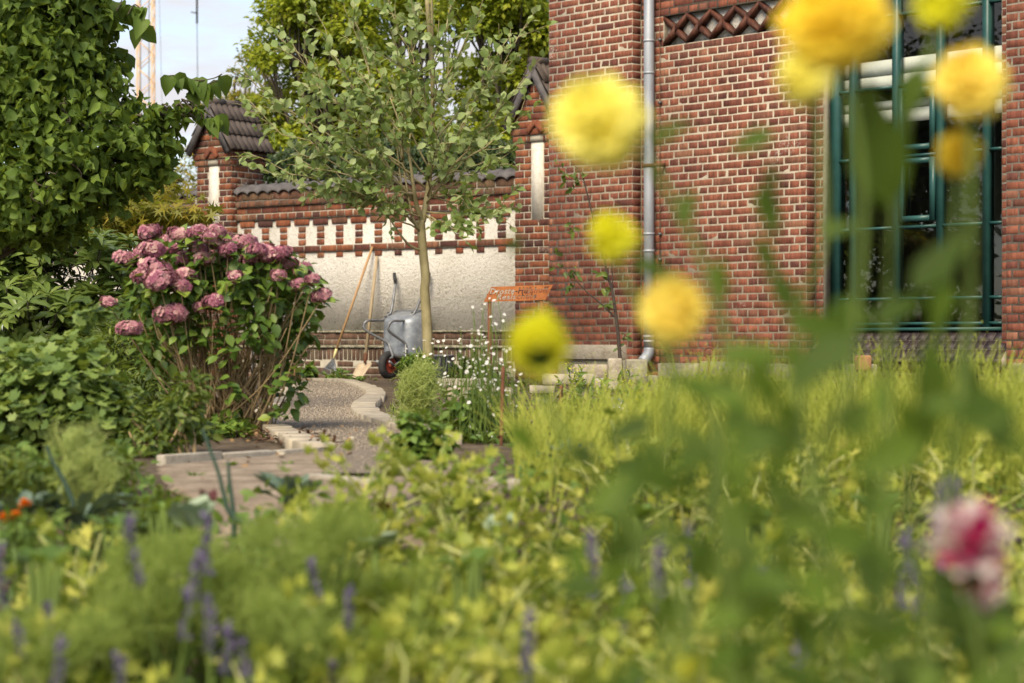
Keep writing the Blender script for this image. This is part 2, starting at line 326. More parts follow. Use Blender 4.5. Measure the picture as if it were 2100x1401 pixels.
M['petal_lime'] = leafmat('lime_yellow_petal', [(0, .68, .62, .01), (.5, .82, .80, .04), (1, .88, .88, .12)], .45, .6, .2, var=.15)
M['petal_pink'] = leafmat('pink_petal', [(0, .36, .01, .07), (.42, .55, .03, .16), (.5, .74, .60, .55), (1, .82, .72, .66)], .3, .6, .2, var=.1)
M['petal_white'] = leafmat('white_petal', [(0, .62, .58, .52), (1, .80, .78, .74)], .3, .6, .2)
M['petal_purple'] = leafmat('purple_floret', [(0, .06, .05, .09), (.5, .14, .11, .20), (1, .27, .22, .36)], .2, .7, .2)
M['petal_marigold'] = leafmat('marigold_petal', [(0, .70, .16, .005), (1, .85, .32, .01)], .25, .6, .2)
M['l_red'] = leafmat('red_lettuce', [(0, .05, .008, .012), (1, .13, .03, .03)], .2, .5)
M['l_dry'] = leafmat('dry_leaf', [(0, .12, .065, .025), (1, .30, .18, .08)], .1, .8, tmix=0)
# ================================================================== GROUND AND PATH
def ground_sheet():
    xs = np.concatenate([np.linspace(-400, -12, 6), np.linspace(-10, 10, 81), np.linspace(12, 400, 6)])
    ys = np.concatenate([np.linspace(-60, 0, 4), np.linspace(.5, 30, 119), np.linspace(34, 900, 8)])
    X, Y = np.meshgrid(xs, ys); Z = np.vectorize(gz)(Y)
    bumpy = (np.abs(X) < 10) & (Y > .6) & (Y < 26)
    Z = Z+np.where(bumpy, NR.normal(size=Z.shape)*.006, 0)
    V = np.stack([X, Y, Z], -1).reshape(-1, 3); nx = len(xs); T = []
    for j in range(len(ys)-1):
        for i in range(nx-1):
            a = j*nx+i; T += [(a, a+1, a+nx+1), (a, a+nx+1, a+nx)]
    o = mk('ground', V, T, M['soil'], smooth=True); return ntag(o, 'dark crumbly garden soil under the beds', 'ground', kind='structure')
ground_sheet()
def sheet(name, pl, pr, z, m):
    """strip between two ground polylines of equal length"""
    V = [(p[0], p[1], z) for p in pl]+[(p[0], p[1], z) for p in pr]; n = len(pl)
    return mk(name, V, [t for i in range(n-1) for t in ((i, n+i, n+i+1), (i, n+i+1, i+1))], m)
gl = spline([G(*p) for p in [(612, 788), (607, 810), (575, 843), (560.6, 865), (575, 883), (618, 905), (662, 926), (672, 948), (660, 985)]], 5)
gr = spline([G(*p) for p in [(700, 789), (742, 806), (750, 818), (724, 839), (721.6, 854), (745, 870), (807, 888), (875, 912), (900, 985)]], 5)
path = ntag(sheet('path', gl, gr, .022, M['gravel']), 'winding gravel path between pale stone edging', 'path', kind='structure')
def apron():
    V = []; T = []; ny, nx = 26, 60
    for j in range(ny):
        y = 929+j*4.6; x0, x1 = np.interp(y, [929, 962, 1000, 1045], [668, 318, 340, 420])+R.gauss(0, 9), np.interp(y, [929, 950, 1000, 1045], [700, 915, 1030, 1010])+R.gauss(0, 9)
        for i in range(nx): g = G(x0+(x1-x0)*i/(nx-1), y); V.append((g.x, g.y, gz(g.y)+.012+R.uniform(0, .003)-(.012 if j == ny-1 or i in (0, nx-1) else 0)))
    for j in range(ny-1):
        for i in range(nx-1): a = j*nx+i; T += [(a, a+1, a+nx+1), (a, a+nx+1, a+nx)]
    return mk('path', V, T, M['sand'], smooth=True)
ap = ntag(apron(), 'strip of trodden sandy soil in front of the concrete kerb', 'path', kind='structure')
# top cross path by the wall
tp = ntag(mk('path', [(*G(560, 789)[:2], .018), (*G(640, 800)[:2], .018), (*G(720, 795)[:2], .018), (*G(640, 783)[:2], .018), (*G(570, 781)[:2], .018)],
      [(0, 1, 3), (0, 3, 4), (1, 2, 3)], M['gravel']), 'gravel turning left along the wall at the far end of the path', 'path', kind='structure')
# edging stones, each a slab with its own edges
def edging(inner, wd, sgn, every, z=.045):
    P_ = np.array(inner, float); seg = np.linalg.norm(np.diff(P_, axis=0), axis=1); cum = np.concatenate([[0], np.cumsum(seg)])
    Ls = cum[-1]; n = max(1, int(Ls/every)); ed = np.linspace(0, Ls, n+1)
    def at(u): return np.array([np.interp(u, cum, P_[:, k]) for k in (0, 1)])
    for i in range(n):
        a, b = at(ed[i]+.004), at(ed[i+1]-.004); ta = at(min(ed[i]+.08, Ls))-at(max(ed[i]-.08, 0)); tb = at(min(ed[i+1]+.08, Ls))-at(max(ed[i+1]-.08, 0))
        na = sgn*np.array([-ta[1], ta[0]])/np.linalg.norm(ta); nb = sgn*np.array([-tb[1], tb[0]])/np.linalg.norm(tb)
        w_ = wd*R.uniform(.93, 1.06); zz = z+R.uniform(-.003, .003)
        q = [a, b, b+nb*w_, a+na*w_]
        V = [(*p, -.05) for p in q]+[(*p, zz+R.uniform(-.002, .002)) for p in q]
        m_ = MB().hexa(V, R.random()); o = m_.build('edging_stone', M['slab'], path)
        bv = o.modifiers.new('b', 'BEVEL'); bv.width = .006; bv.segments = 1
edging(spline([G(*p) for p in [(610, 797), (607, 810), (575, 843), (560.6, 865), (575, 883), (618, 905), (662, 926), (690, 932)]], 5), .12, -1, .28)
edging(spline([G(*p) for p in [(575, 786), (640, 784), (700, 789), (742, 806), (750, 818), (724, 839), (721.6, 854), (745, 870), (807, 888), (875, 912)]], 5), .15, 1, .30)
def kerb(name, a, b, label, wd=.045, h=.032, m='concrete', n=3):
    a, b = np.array(a[:2]), np.array(b[:2]); d = (b-a)/np.linalg.norm(b-a); q = np.array([-d[1], d[0]])
    root = thing(name, label, 'kerb', (*a, 0))
    for i in range(n):
        p0, p1 = (b-a)*i/n+d*.003, (b-a)*(i+1)/n-d*.003; hh = h+R.uniform(-.006, .006)
        V = [(*p0, -.05), (*p1, -.05), (*(p1+q*wd), -.05), (*(p0+q*wd), -.05), (*p0, hh), (*p1, hh+R.uniform(-.004, .004)), (*(p1+q*wd), hh), (*(p0+q*wd), hh)]
        o = MB().hexa(V).build('kerb_stone', M[m], root); bv = o.modifiers.new('b', 'BEVEL'); bv.width = .006; bv.segments = 2
kerb('concrete_kerb', G(338, 957), G(676, 932), 'long low concrete kerb running left from the end of the path')
kerb('concrete_kerb', G(628, 988), G(800, 1007), 'short concrete kerb lying between the kale and the sandy strip', .04, .03, n=2)
kerb('concrete_kerb', P(930, 0, 5.95), P(1060, 0, 5.7), 'half-buried concrete kerb below the rusty stake with white flowers', .045, .03, n=2)
# loose gravel, bark chips
def pebbles():
    mb = MB(); n = 4200; u = NR.random(n); v = NR.random(n)
    k = len(gl)-1; ii = np.minimum((u*k).astype(int), k-1); fr_ = (u*k-ii)[:, None]
    a = gl[ii]*(1-fr_)+gl[ii+1]*fr_; b = gr[ii]*(1-fr_)+gr[ii+1]*fr_; p = a*(1-v[:, None])+b*v[:, None]; p[:, 2] = .024
    tpl = ([(-.5, -.5, -.3), (.5, -.45, -.3), (.5, .5, -.3), (-.45, .5, -.3), (-.25, -.3, .35), (.3, -.25, .3), (.25, .3, .4), (-.3, .2, .3)], BOXT)
    inst(mb, tpl, p, frames(rand_dirs(n)*[1, 1, .2], np.tile([0, 0, 1.], (n, 1))), NR.uniform(.004, .012, n)*np.clip(p[:, 1]/12, .6, 1.3), NR.random(n))
    ntag(mb.build('gravel', M['pebble']), 'loose pale gravel scattered over the winding path', 'gravel', kind='stuff')
pebbles()
def chips():
    mb = MB(); c = G(560, 905); n = 1500
    px = NR.uniform(430, 690, n); py = NR.uniform(868, 935, n); keep = (py < 890+(px-430)*.19) & (py > 868+(px-540)*.30)
    p = np.array([(*G(a, b)[:2], .01+NR.random()*.02) for a, b in zip(px[keep], py[keep])]); n = len(p)
    inst(mb, ([(-.15, 0, 0), (.15, 0, .05), (.12, 1, 0), (-.12, 1, .06)], [(0, 1, 2), (0, 2, 3)]), p, frames(rand_dirs(n)*[1, 1, .25], np.tile([.1, .1, 1.], (n, 1))), NR.uniform(.02, .06, n), NR.random(n))
    ntag(mb.build('bark_mulch', M['mulch']), 'brown bark chips under the pink hydrangea', 'mulch', kind='stuff')
chips()
# ================================================================== BRICKS
def brick_variant(w_, h_, seed, d=.07):
    r = random.Random(seed); j = lambda s=.0035: r.uniform(-s, s)
    x0, x1, z0, z1 = -w_/2, w_/2, -h_/2, h_/2; c = .0035
    o = [(x0+j(), .0045, z0+j()), (x1+j(), .0045, z0+j()), (x1+j(), .0045, z1+j()), (x0+j(), .0045, z1+j())]
    f = [(x+(c if x < 0 else -c), j(.0015), z+(c if z < 0 else -c)) for x, _, z in o]
    b = [(x, d, z) for x, _, z in o]
    V = f+o+b; q = [(0, 1, 2, 3)]+[(i, i+4, (i+1) % 4+4, (i+1) % 4) for i in range(4)]+[(i+4, i+8, (i+1) % 4+8, (i+1) % 4+4) for i in range(4)]
    T = []
    for a in q: T += [(a[0], a[1], a[2]), (a[0], a[2], a[3])]
    return np.array(V), np.array(T)
SW, HW, BH, PI_H = .247, .117, .065, .077
BV = {('S', i): brick_variant(SW, BH, i) for i in range(6)}; BV.update({('H', i): brick_variant(HW, BH, 50+i) for i in range(6)})
BME = {}
def brick_me(kind, i, mname):
    k = (kind, i, mname)
    if k not in BME:
        o = mk('brick', *BV[(kind, i)], M[mname]); BME[k] = o.data; bpy.data.objects.remove(o)
    return BME[k]
def bond(s0, s1, z0, z1, phase=0, rows=None, holes=(), p=PI_H):
    """(s, z, w, h, kind) of bricks in alternating header and stretcher courses"""
    res = []; r = 0; z = z0
    while z+p <= z1+.02:
        zc = z+p/2; k = (r+phase) % 4
        if k % 2 == 0: pitch, kind, off = .13, 'H', 0
        else: pitch, kind, off = .26, 'S', 0 if k == 1 else .13
        ed = [s0]; e = s0+(pitch if kind == 'H' else .195 if k == 1 else .065)
        while e < s1-.03: ed.append(e); e += pitch
        ed.append(s1)
        for a, b in zip(ed, ed[1:]):
            if b-a < .035: continue
            cs = (a+b)/2; segs = [(a, b)]
            for (h0, h1, hz0, hz1) in holes:
                if hz0 < zc < hz1:
                    ns = []
                    for (q0, q1) in segs:
                        if q1 <= h0 or q0 >= h1: ns.append((q0, q1)); continue
                        if q0 < h0: ns.append((q0, h0))
                        if q1 > h1: ns.append((h1, q1))
                    segs = ns
            for q0, q1 in segs:
                if q1-q0 > .03: res.append(((q0+q1)/2, zc, q1-q0-.014, p-.013, 'S' if q1-q0 > .17 else 'H'))
        z += p; r += 1
    return res
FACE = {'front': Matrix.Identity(4), 'right': Matrix.Rotation(math.radians(90), 4, 'Z'), 'left': Matrix.Rotation(math.radians(-90), 4, 'Z')}
def put_brick(parent, s, y, z, w_, h_, kind, mname, face='front', name='brick', roll=0):
    me = brick_me(kind, R.randrange(6), mname); o = link(name, me, parent)
    base = SW if kind == 'S' else HW
    o.matrix_local = Matrix.Translation((s, y, z)) @ FACE[face] @ Matrix.Rotation(roll, 4, 'Y') @ Matrix.Diagonal((w_/base*R.uniform(.985, 1.005), 1, h_/BH*R.uniform(.97, 1.02), 1))
    return o
def join_brick(mb, s, y, z, w_, h_, kind, face='front'):
    V, T = BV[(kind, R.randrange(6))]; base = SW if kind == 'S' else HW
    V = V*[w_/base, 1, h_/BH]; Mx = np.array(FACE[face])[:3, :3]
    mb.add(V @ Mx.T+[s, y+R.uniform(-.002, .002), z], T, R.random())
# ================================================================== BRICK HALL
TH = math.radians(47.06); F0 = Vector((.3927, 21.38, 0)); cu, su = math.cos(TH), math.sin(TH)
def fs(x, yin):
    t = (x-1050)/FPX; return (t*(F0.y+cu*yin)-F0.x-su*yin)/(cu+su*t)
def fz(y, s, yin): return CH+(700.5-y)/FPX*(F0.y-su*s+cu*yin)
def fpx(s, yin, z=0):
    D = F0.y-su*s+cu*yin; X = F0.x+cu*s+su*yin; return 1050+X/D*FPX, 700.5-(z-CH)/D*FPX, D
hall = thing('brick_hall', 'large red brick hall with light mortar, downpipe and tall green-framed window', 'building', F0, -TH)
HT = 5.3; Y1 = .13; Y2 = .26; YW = .40
sA = fs(1297, 0); sW0 = fs(1654, Y1); sW1 = fs(2062, Y1); sC0 = sW0+.10; sC1 = sW1-.13
ZS = fz(672, fs(1880, YW), YW)                     # sill height of window
LS0, LS1 = fs(1361, Y1), fs(1361, Y1)+.315*5.5+.02
LZ0 = -.10+PI_H*round((fz(103, LS0, Y1)+.10)/PI_H); LZ1 = LZ0+4*PI_H
S_END = 9.0
def core():
    mb = MB()
    g = .0028
    mb.box((0.004, g, -.3), (sA-.006, .5, HT))                                     # pier
    mb.box((sA-.006, Y1+g, -.3), (sW0-.006, .5, LZ0)); mb.box((sA-.006, Y1+g, LZ1), (sW0-.006, .5, HT))
    mb.box((sA-.006, Y1+g, LZ0), (LS0, .5, LZ1)); mb.box((LS1, Y1+g, LZ0), (sW0-.006, .5, LZ1))
    mb.box((sW0-.006, Y2+g, -.3), (sC0-.006, .52, HT)); mb.box((sC1+.006, Y2+g, -.3), (sW1+.006, .52, HT))
    mb.box((sW1+.006, Y1+g, -.3), (S_END, .5, HT))
    mb.box((sC0-.006, Y2+g, -.3), (sC1+.006, .52, ZS-.40)); mb.box((sC0-.006, Y2+g, 4.75), (sC1+.006, .52, HT))
    mb.box((0.004, .5, -.3), (.35, 7, HT)); mb.box((0, 7, -.3), (S_END, 7.3, HT)); mb.box((S_END-.3, .5, -.3), (S_END, 7, HT))
    o = mb.build('wall', M['mortar_hall'], hall)
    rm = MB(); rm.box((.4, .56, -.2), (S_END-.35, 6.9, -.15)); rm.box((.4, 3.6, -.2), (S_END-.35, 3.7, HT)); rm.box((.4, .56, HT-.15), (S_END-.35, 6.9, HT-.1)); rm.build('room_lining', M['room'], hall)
    rf = MB(); rf.hexa([(-.25, -.3, HT), (S_END+.2, -.3, HT), (S_END+.2, 7.6, HT), (-.25, 7.6, HT), (-.25, 3.4, HT+2.6), (S_END+.2, 3.4, HT+2.6), (S_END+.2, 3.9, HT+2.6), (-.25, 3.9, HT+2.6)])
    rf.build('roof', M['tile'], hall)
core()
LB = []
Z0 = -.10
for b in bond(0, sA, Z0, HT-.01, 0): LB.append((b[0], 0, *b[1:], 'front'))
for b in bond(sA, sW0, Z0, HT-.01, 2, holes=[(LS0, LS1, LZ0, LZ1)]): LB.append((b[0], Y1, *b[1:], 'front'))
for b in bond(sW1, S_END, Z0, HT-.01, 1): LB.append((b[0], Y1, *b[1:], 'front'))
for b in bond(sW0, sC0, Z0, HT-.01, 1): LB.append((b[0], Y2, *b[1:], 'front'))
for b in bond(sC1, sW1, Z0, HT-.01, 0): LB.append((b[0], Y2, *b[1:], 'front'))
for b in bond(sC0, sC1, Z0, ZS-.36, 0): LB.append((b[0], Y2, *b[1:], 'front'))
r_ = 0; z = Z0
while z < HT-.08:
    zc = z+PI_H/2
    LB.append((sA, Y1/2, zc, Y1-.012, PI_H-.012, 'H', 'right')); LB.append((sW0, (Y1+Y2)/2, zc, Y2-Y1-.012, PI_H-.012, 'H', 'right'))
    if zc > ZS-.2: LB.append((sC0, (Y2+YW)/2+.01, zc, YW-Y2, PI_H-.012, 'H', 'right'))
    LB.append((0, .067, zc, .11, PI_H-.012, 'H', 'left'))
    z += PI_H
def in_view(b):
    x, y, D = fpx(b[0], b[1], b[2]); return -5 < x < 2105 and -5 < y < 745
vis = [b for b in LB if in_view(b) and b[-1] != 'left']; vis.sort(key=lambda b: (fpx(b[0], b[1])[2]/(1.45 if b[5] == 'S' else 1)))
top300 = set(id(b) for b in vis[:300]); mbj = MB()
for b in LB:
    if id(b) in top300: put_brick(hall, b[0], b[1], b[2], b[3], b[4], b[5], 'brick_hall', b[6])
    else: join_brick(mbj, *b)
ntag(mbj.build('brickwork', M['brick_hall'], hall), kind='stuff')
# --- lattice screen of glazed bricks in front of pale plaster
lat = MB().box((LS0+.001, Y1+.07, LZ0), (LS1-.001, Y1+.09, LZ1)).build('lattice_panel', M['stucco'], hall)
fr_l = MB()
fr_l.box((LS0-.02, Y1+.012, LZ0-.02), (LS0, Y1+.17, LZ1+.02)); fr_l.box((LS1, Y1+.012, LZ0-.02), (LS1+.02, Y1+.17, LZ1+.02))
fr_l.box((LS0, Y1+.012, LZ1), (LS1, Y1+.17, LZ1+.02)); fr_l.box((LS0, Y1+.012, LZ0-.02), (LS1, Y1+.17, LZ0)); fr_l.build('lattice_reveal', M['brick_glazed'], lat)
hp = .315/2; zm = (LZ0+LZ1)/2
for i in range(11):
    xa = LS0+i*hp; up = i % 2 == 0
    for (za, zb) in (((LZ1, zm) if up else (zm, LZ1)), ((LZ0, zm) if up else (zm, LZ0))):
        ang = math.atan2(zb-za, hp); ln = math.hypot(hp, zb-za)
        nn = np.array([0, .043]); a = np.array([xa, za]); b = np.array([xa+hp, zb])
        dirv = (b-a)/ln; hi, lo = (a, b) if za > zb else (b, a)
        q = [a-nn, b-nn, b+nn, a+nn]
        q = [np.array([min(max(v[0], LS0+.001), LS1-.001), min(max(v[1], LZ0+.001), LZ1-.001)]) for v in q]
        y0 = Y1-.012+R.uniform(.0, .006)+(0 if (i % 2) == (za > zm) else .0015)
        V = [(q[k][0], y0, q[k][1]) for k in range(4)]+[(q[k][0], Y1+.075, q[k][1]) for k in range(4)]
        mb = MB(); mb.add(V, [(0, 1, 2), (0, 2, 3), (4, 6, 5), (4, 7, 6), (0, 5, 1), (0, 4, 5), (1, 6, 2), (1, 5, 6), (2, 7, 3), (2, 6, 7), (3, 4, 0), (3, 7, 4)], R.random())
        mb.build('lattice_brick', M['brick_glazed'], lat)
# --- window
win = MB()
cols_px = [(1713, 1724), (1746, 1757), (1834, 1846), (1924, 1936), (2019, 2032)]
cx = [(fs(a, YW), fs(b, YW)) for a, b in cols_px]; cx[0] = (sC0, fs(1724, YW)); cx.append((sC1-.05, sC1))
rows_z = [fz(664, fs(1840, YW), YW)]
for yy in (613, 467, 322, 178, 31): rows_z.append(fz(yy, fs(1840, YW), YW))
rows_z.append(rows_z[-1]+.65); rows_z.append(4.74)
for a, b in cx: win.box((a, YW-.035, ZS), (b, YW+.05, 4.75))
for z_ in rows_z:
    for (a, b) in zip(cx, cx[1:]): win.box((a[1], YW-.028, z_-.013), (b[0], YW+.045, z_+.013))
window = win.build('window', M['green_paint'], hall)
bt = MB(); bt.box((sC0, YW-.06, ZS-.03), (sC1, YW+.05, ZS+.0)); bt.build('bottom_rail', M['green_paint'], window)
for j, (z0_, z1_) in enumerate(zip(rows_z, rows_z[1:])):
    for i, (a, b) in enumerate(zip(cx, cx[1:])):
        x0, x1 = a[1], b[0]; tilt = R.uniform(-.004, .004); tl = R.uniform(-.003, .003)
        V = [(x0, YW+.012+tilt, z0_+.018), (x1, YW+.012-tilt, z0_+.018), (x1, YW+.012-tilt+tl, z1_-.018), (x0, YW+.012+tilt+tl, z1_-.018)]
        mk('pane', V, [(0, 1, 2), (0, 2, 3)], M['glass'], window)
for j in (2, 3):
    a, b = cx[2][1], cx[3][0]; z0_, z1_ = rows_z[j]+.018, rows_z[j+1]-.018; c = MB()
    c.box((a+.012, YW-.05, z0_+.03), (a+.062, YW-.004, z1_-.01)); c.box((b-.062, YW-.05, z0_+.03), (b-.012, YW-.004, z1_-.01))
    c.box((a+.062, YW-.05, z1_-.06), (b-.062, YW-.004, z1_-.01)); c.box((a+.062, YW-.06, z0_+.03), (b-.062, YW-.004, z0_+.08)); c.build('casement', M['green_paint'], window)
for y0, y1 in ((120, 152), (153, 182), (205, 222), (224, 252)):
    s_ = fs(1840, YW+.09); dd = YW+.09; MB().box((sC0-.3, dd, fz(y1, s_, dd)), (sC1+.3, dd+.02, fz(y0, s_, dd))).build('blind_board', M['white_board'], window)
jm = MB(); jm.box((sC0-.004, Y2+.004, ZS-.03), (sC0+.004, YW-.03, 4.75)); jm.build('render_strip', M['mortar_hall'], window)
# sloping sill of dark bricks, three rows and a rounded nose
zt = ZS-.035; yi = YW-.03; RD, RZ = .085, .082
for row in range(3):
    ya, yb = yi-row*RD, yi-(row+1)*RD+.006; za, zb = zt-row*RZ, zt-(row+1)*RZ+.006; x0 = (sC0 if row == 0 else sW0)+.004+(.05 if row == 1 else 0); xe = (sC1 if row == 0 else sW1)-.004
    while x0+.05 < xe:
        x1 = min(x0+.095, xe); V = [(x0, ya, za), (x1, ya, za), (x1, yb, zb), (x0, yb, zb)]; V = [(a, b+.05, c-.06) for a, b, c in V]+V
        MB().hexa(V, R.random()).build('sill_brick', M['brick_sill'], window); x0 += .103
mor = MB()
for xa, xb, r0, r1 in ((sC0+.002, sC1-.002, 0, 1), (sW0+.002, sW1-.002, 1, 3)):
    V = [(xa, yi-r0*RD+.06, zt-r0*RZ-.1), (xb, yi-r0*RD+.06, zt-r0*RZ-.1), (xb, yi-r1*RD+.06, zt-r1*RZ-.1), (xa, yi-r1*RD+.06, zt-r1*RZ-.1), (xa, yi-r0*RD, zt-r0*RZ-.009), (xb, yi-r0*RD, zt-r0*RZ-.009), (xb, yi-r1*RD, zt-r1*RZ-.009), (xa, yi-r1*RD, zt-r1*RZ-.009)]; mor.hexa(V)
mor.build('sill_mortar', M['mortar_hall'], window)
x0 = sW0+.004
while x0+.095 < sW1:
    c = np.array([[x0, yi-3*RD-.005, zt-3*RZ-.022], [x0+.095, yi-3*RD-.005, zt-3*RZ-.022]]); MB().tube(c, .03, 8, R.random()).build('nose_brick', M['brick_sill'], window); x0 += .103
# --- plinth stones at the foot of the hall
for (x0, x1, y0, y1, yin) in [(1118, 1272, 707, 736, -.10), (1345, 1430, 745, 775, Y1-.1), (1432, 1520, 741, 775, Y1-.12), (1520, 1600, 745, 780, Y1-.1), (1600, 1650, 748, 782, Y1-.1), (2065, 2105, 745, 790, Y1-.1), (1140, 1200, 737, 775, -.06), (1200, 1296, 737, 775, -.07)]:
    a, b = fs(x0, yin)+.006, fs(x1, yin)-.006; za, zb = fz(y1, a, yin), fz(y0, a, yin)
    o = MB().box((a, yin+R.uniform(0, .02), za), (b, max(yin, 0)+.14, zb)).build('plinth_stone', M['stone'] if x0 < 1200 else M['stone_grey'], hall)
    bv = o.modifiers.new('b', 'BEVEL'); bv.width = .012; bv.segments = 2
# --- downpipe
py_ = Y1-.075; ps = fs(1331, py_); pipe = MB().tube([(ps, py_, fz(716, ps, py_)), (ps, py_, 2), (ps, py_, 3.4), (ps, py_, HT-.05)], .054, 16).build('downpipe', M['zinc'], hall, True)
for yy in (84, 150, 480, 515, 690, 700):
    z_ = fz(yy, ps, py_); MB().tube([(ps, py_, z_-.012), (ps, py_, z_+.012)], .0585, 16).build('pipe_joint', M['zinc'], pipe)
el = spline([(ps, py_, fz(716, ps, py_)+.01), (ps, py_-.005, fz(724, ps, py_)), (ps-.02, py_-.03, fz(735, ps, py_)), (ps-.03, py_-.07, fz(742, ps, py_))], 4)
MB().tube(el, .056, 14).build('pipe_elbow', M['zinc'], pipe, True)
z_ = fz(340, ps, py_); cl = MB().tube([(ps, py_, z_-.018), (ps, py_, z_+.018)], .061, 16); cl.box((ps+.055, py_-.01, z_-.012), (ps+.16, py_+.01, z_+.012)); cl.box((ps+.14, py_-.02, z_-.02), (ps+.16, Y1, z_+.02)); cl.build('pipe_clamp', M['rust_dark'], pipe)
ws_ = fs(1353, Y1-.02); cw = MB().tube([(ws_, Y1-.02, -.05), (ws_, Y1-.02, HT)], .004, 5).build('earthing_wire', M['rust_dark'], hall)
for yy in (82, 211, 480, 533, 690): z_ = fz(yy, ws_, Y1); MB().box((ws_-.014, Y1-.035, z_-.01), (ws_+.014, Y1+.01, z_+.012)).build('wire_clip', M['steel_dark'], cw)

# ================================================================== GARDEN WALL
TW = math.radians(35.85); W0 = Vector((0, 22.3, 0)); cw_, sw_ = math.cos(TW), math.sin(TW)
def ws(x, o=0.0):
    t = (x-1050)/FPX; yin = -o; return (t*(W0.y+cw_*yin)-W0.x-sw_*yin)/(cw_+sw_*t)
def wD(s, o=0.0): return W0.y-sw_*s-cw_*o
def wz(y, s, o=0.0): return CH+(700.5-y)/FPX*wD(s, o)
def WL(x, y, o): s = ws(x, o); return (s, -o, wz(y, s, o))           # local wall coordinates of a picture point at distance o from the wall
SL = ws(487)
def garden_wall(s0, s1, label, full=True):
    root = thing('garden_wall', label, 'wall', W0, -TW)
    core = MB().box((s0, .010, -.3), (s1, .30, 2.155)).box((s0, -.024, 1.92), (s1, .31, 2.002)).box((s0, -.006, 2.002), (s1, .32, 2.084)).box((s0, -.016, 1.508), (s1, .05, 1.588)).box((s0, -.048, -.3), (s1, .05, .353)).box((s0, -.025, .353), (s1, .05, .536)).box((s0, -.04, 2.09), (s1, .34, 2.28))
    core.build('mortar_core', M['mortar_wall'], root)
    st = MB(); n = 60; ss = np.linspace(s0, s1, n)
    st.box((s0, .004, .54), (s1, .02, 1.92)); st.build('plaster_panel', M['stucco'], root)
    bs = []
    def row(z0, z1, pitch, y, mat, off=0.0, kind=None):
        s = s1-off
        while s > s0+.02:
            a = max(s-pitch, s0); 
            if s-a > .03: bs.append(((a+s)/2, y+R.uniform(-.003, .003), (z0+z1)/2, s-a-.012, z1-z0-.010, 'S' if s-a > .17 else 'H', mat))
            s = a
    row(2.165, 2.275, .26, -.05, 'brick_dirty', .1); row(2.085, 2.162, .13, -.045, 'brick_dirty'); row(2.004, 2.082, .26, -.012, 'brick_wall', .06)
    row(1.924, 2.0, .13, -.03, 'brick_wall')
    row(1.51, 1.586, .26, -.022, 'brick_wall', .13)
    s = s1-.30
    while s > s0+.1:
        if full or s > s1-2:
            bs.append((s, -.016, 1.876, .235, .07, 'S', 'brick_wall'))
            for q in range(3): bs.append((s, -.010, 1.63+q*.08, .112, .062, 'H', 'brick_wall'))
            bs.append((s, -.008, 1.474, .105, .066, 'H', 'brick_wall'))
        s -= .30
    row(.455, .535, .26, -.035, 'brick_base', .05); row(.385, .452, .13, -.03, 'brick_base', .07); row(.205, .352, .065, -.055, 'brick_base'); row(.125, .20, .26, -.05, 'brick_base', .1); row(.045, .12, .26, -.055, 'brick_base', .2)
    row(-.04, .04, .26, -.06, 'brick_base', .1)
    bs.sort(key=lambda b: -b[3]*b[4])
    for b in bs[:330]: put_brick(root, *b[:6], b[6])
    if len(bs) > 330:
        mb = MB()
        for b in bs[330:]: join_brick(mb, *b[:6])
        ntag(mb.build('brickwork', M['brick_base'], root), kind='stuff')
    led = MB()
    for i in range(40):
        a, b = s0+(s1-s0)*i/40, s0+(s1-s0)*(i+1)/40; q = R.uniform(-.012, .012)
        led.box((a, -.075+q, .354), (b, .02, .384+R.uniform(-.006, .004))); led.box((a, -.05+q, .536), (b, .02, .556+R.uniform(-.006, .006)))
    led.build('mortar_ledge', M['stone_grey'], root)
    # rolled coping tiles
    s = s1; k = 0
    while s > s0:
        a = s-.172; prof = []
        nu, nv = 8, 8; V = []; T = []
        for i in range(nu+1):
            u = i/nu; xx = a+.180*u; hgt = .035*math.sin(math.pi*min(1, u*1.05)) ** .8+.012*(1-u)
            for j in range(nv+1):
                v = j/nv; yy = -.085+.47*v; zz = 2.262+hgt+.085*math.sin(math.pi*v)
                if j in (0, nv): zz = 2.262+hgt-.02
                V.append((xx, yy, zz+R.uniform(-.001, .001)))
        for i in range(nu):
            for j in range(nv):
                p = i*(nv+1)+j; T += [(p, p+nv+1, p+nv+2), (p, p+nv+2, p+1)]
        o = mk('coping_tile', V, T, M['cap_tile'], root, smooth=True); sm = o.modifiers.new('s', 'SOLIDIFY'); sm.thickness = .014; sm.offset = -1
        MB().tube([(a+.10, .15, 2.37), (a+.10, .15, 2.418)], [.02, .012], 6).build('tile_nib', M['cap_tile'], o)
        s -= .172
    return root
gw = garden_wall(SL, .16, 'plastered garden wall with brick arcade frieze behind the wheelbarrow')
gw2 = garden_wall(SL-.59-3.4, SL-.59, 'mossy stretch of brick garden wall behind the pink hydrangea')
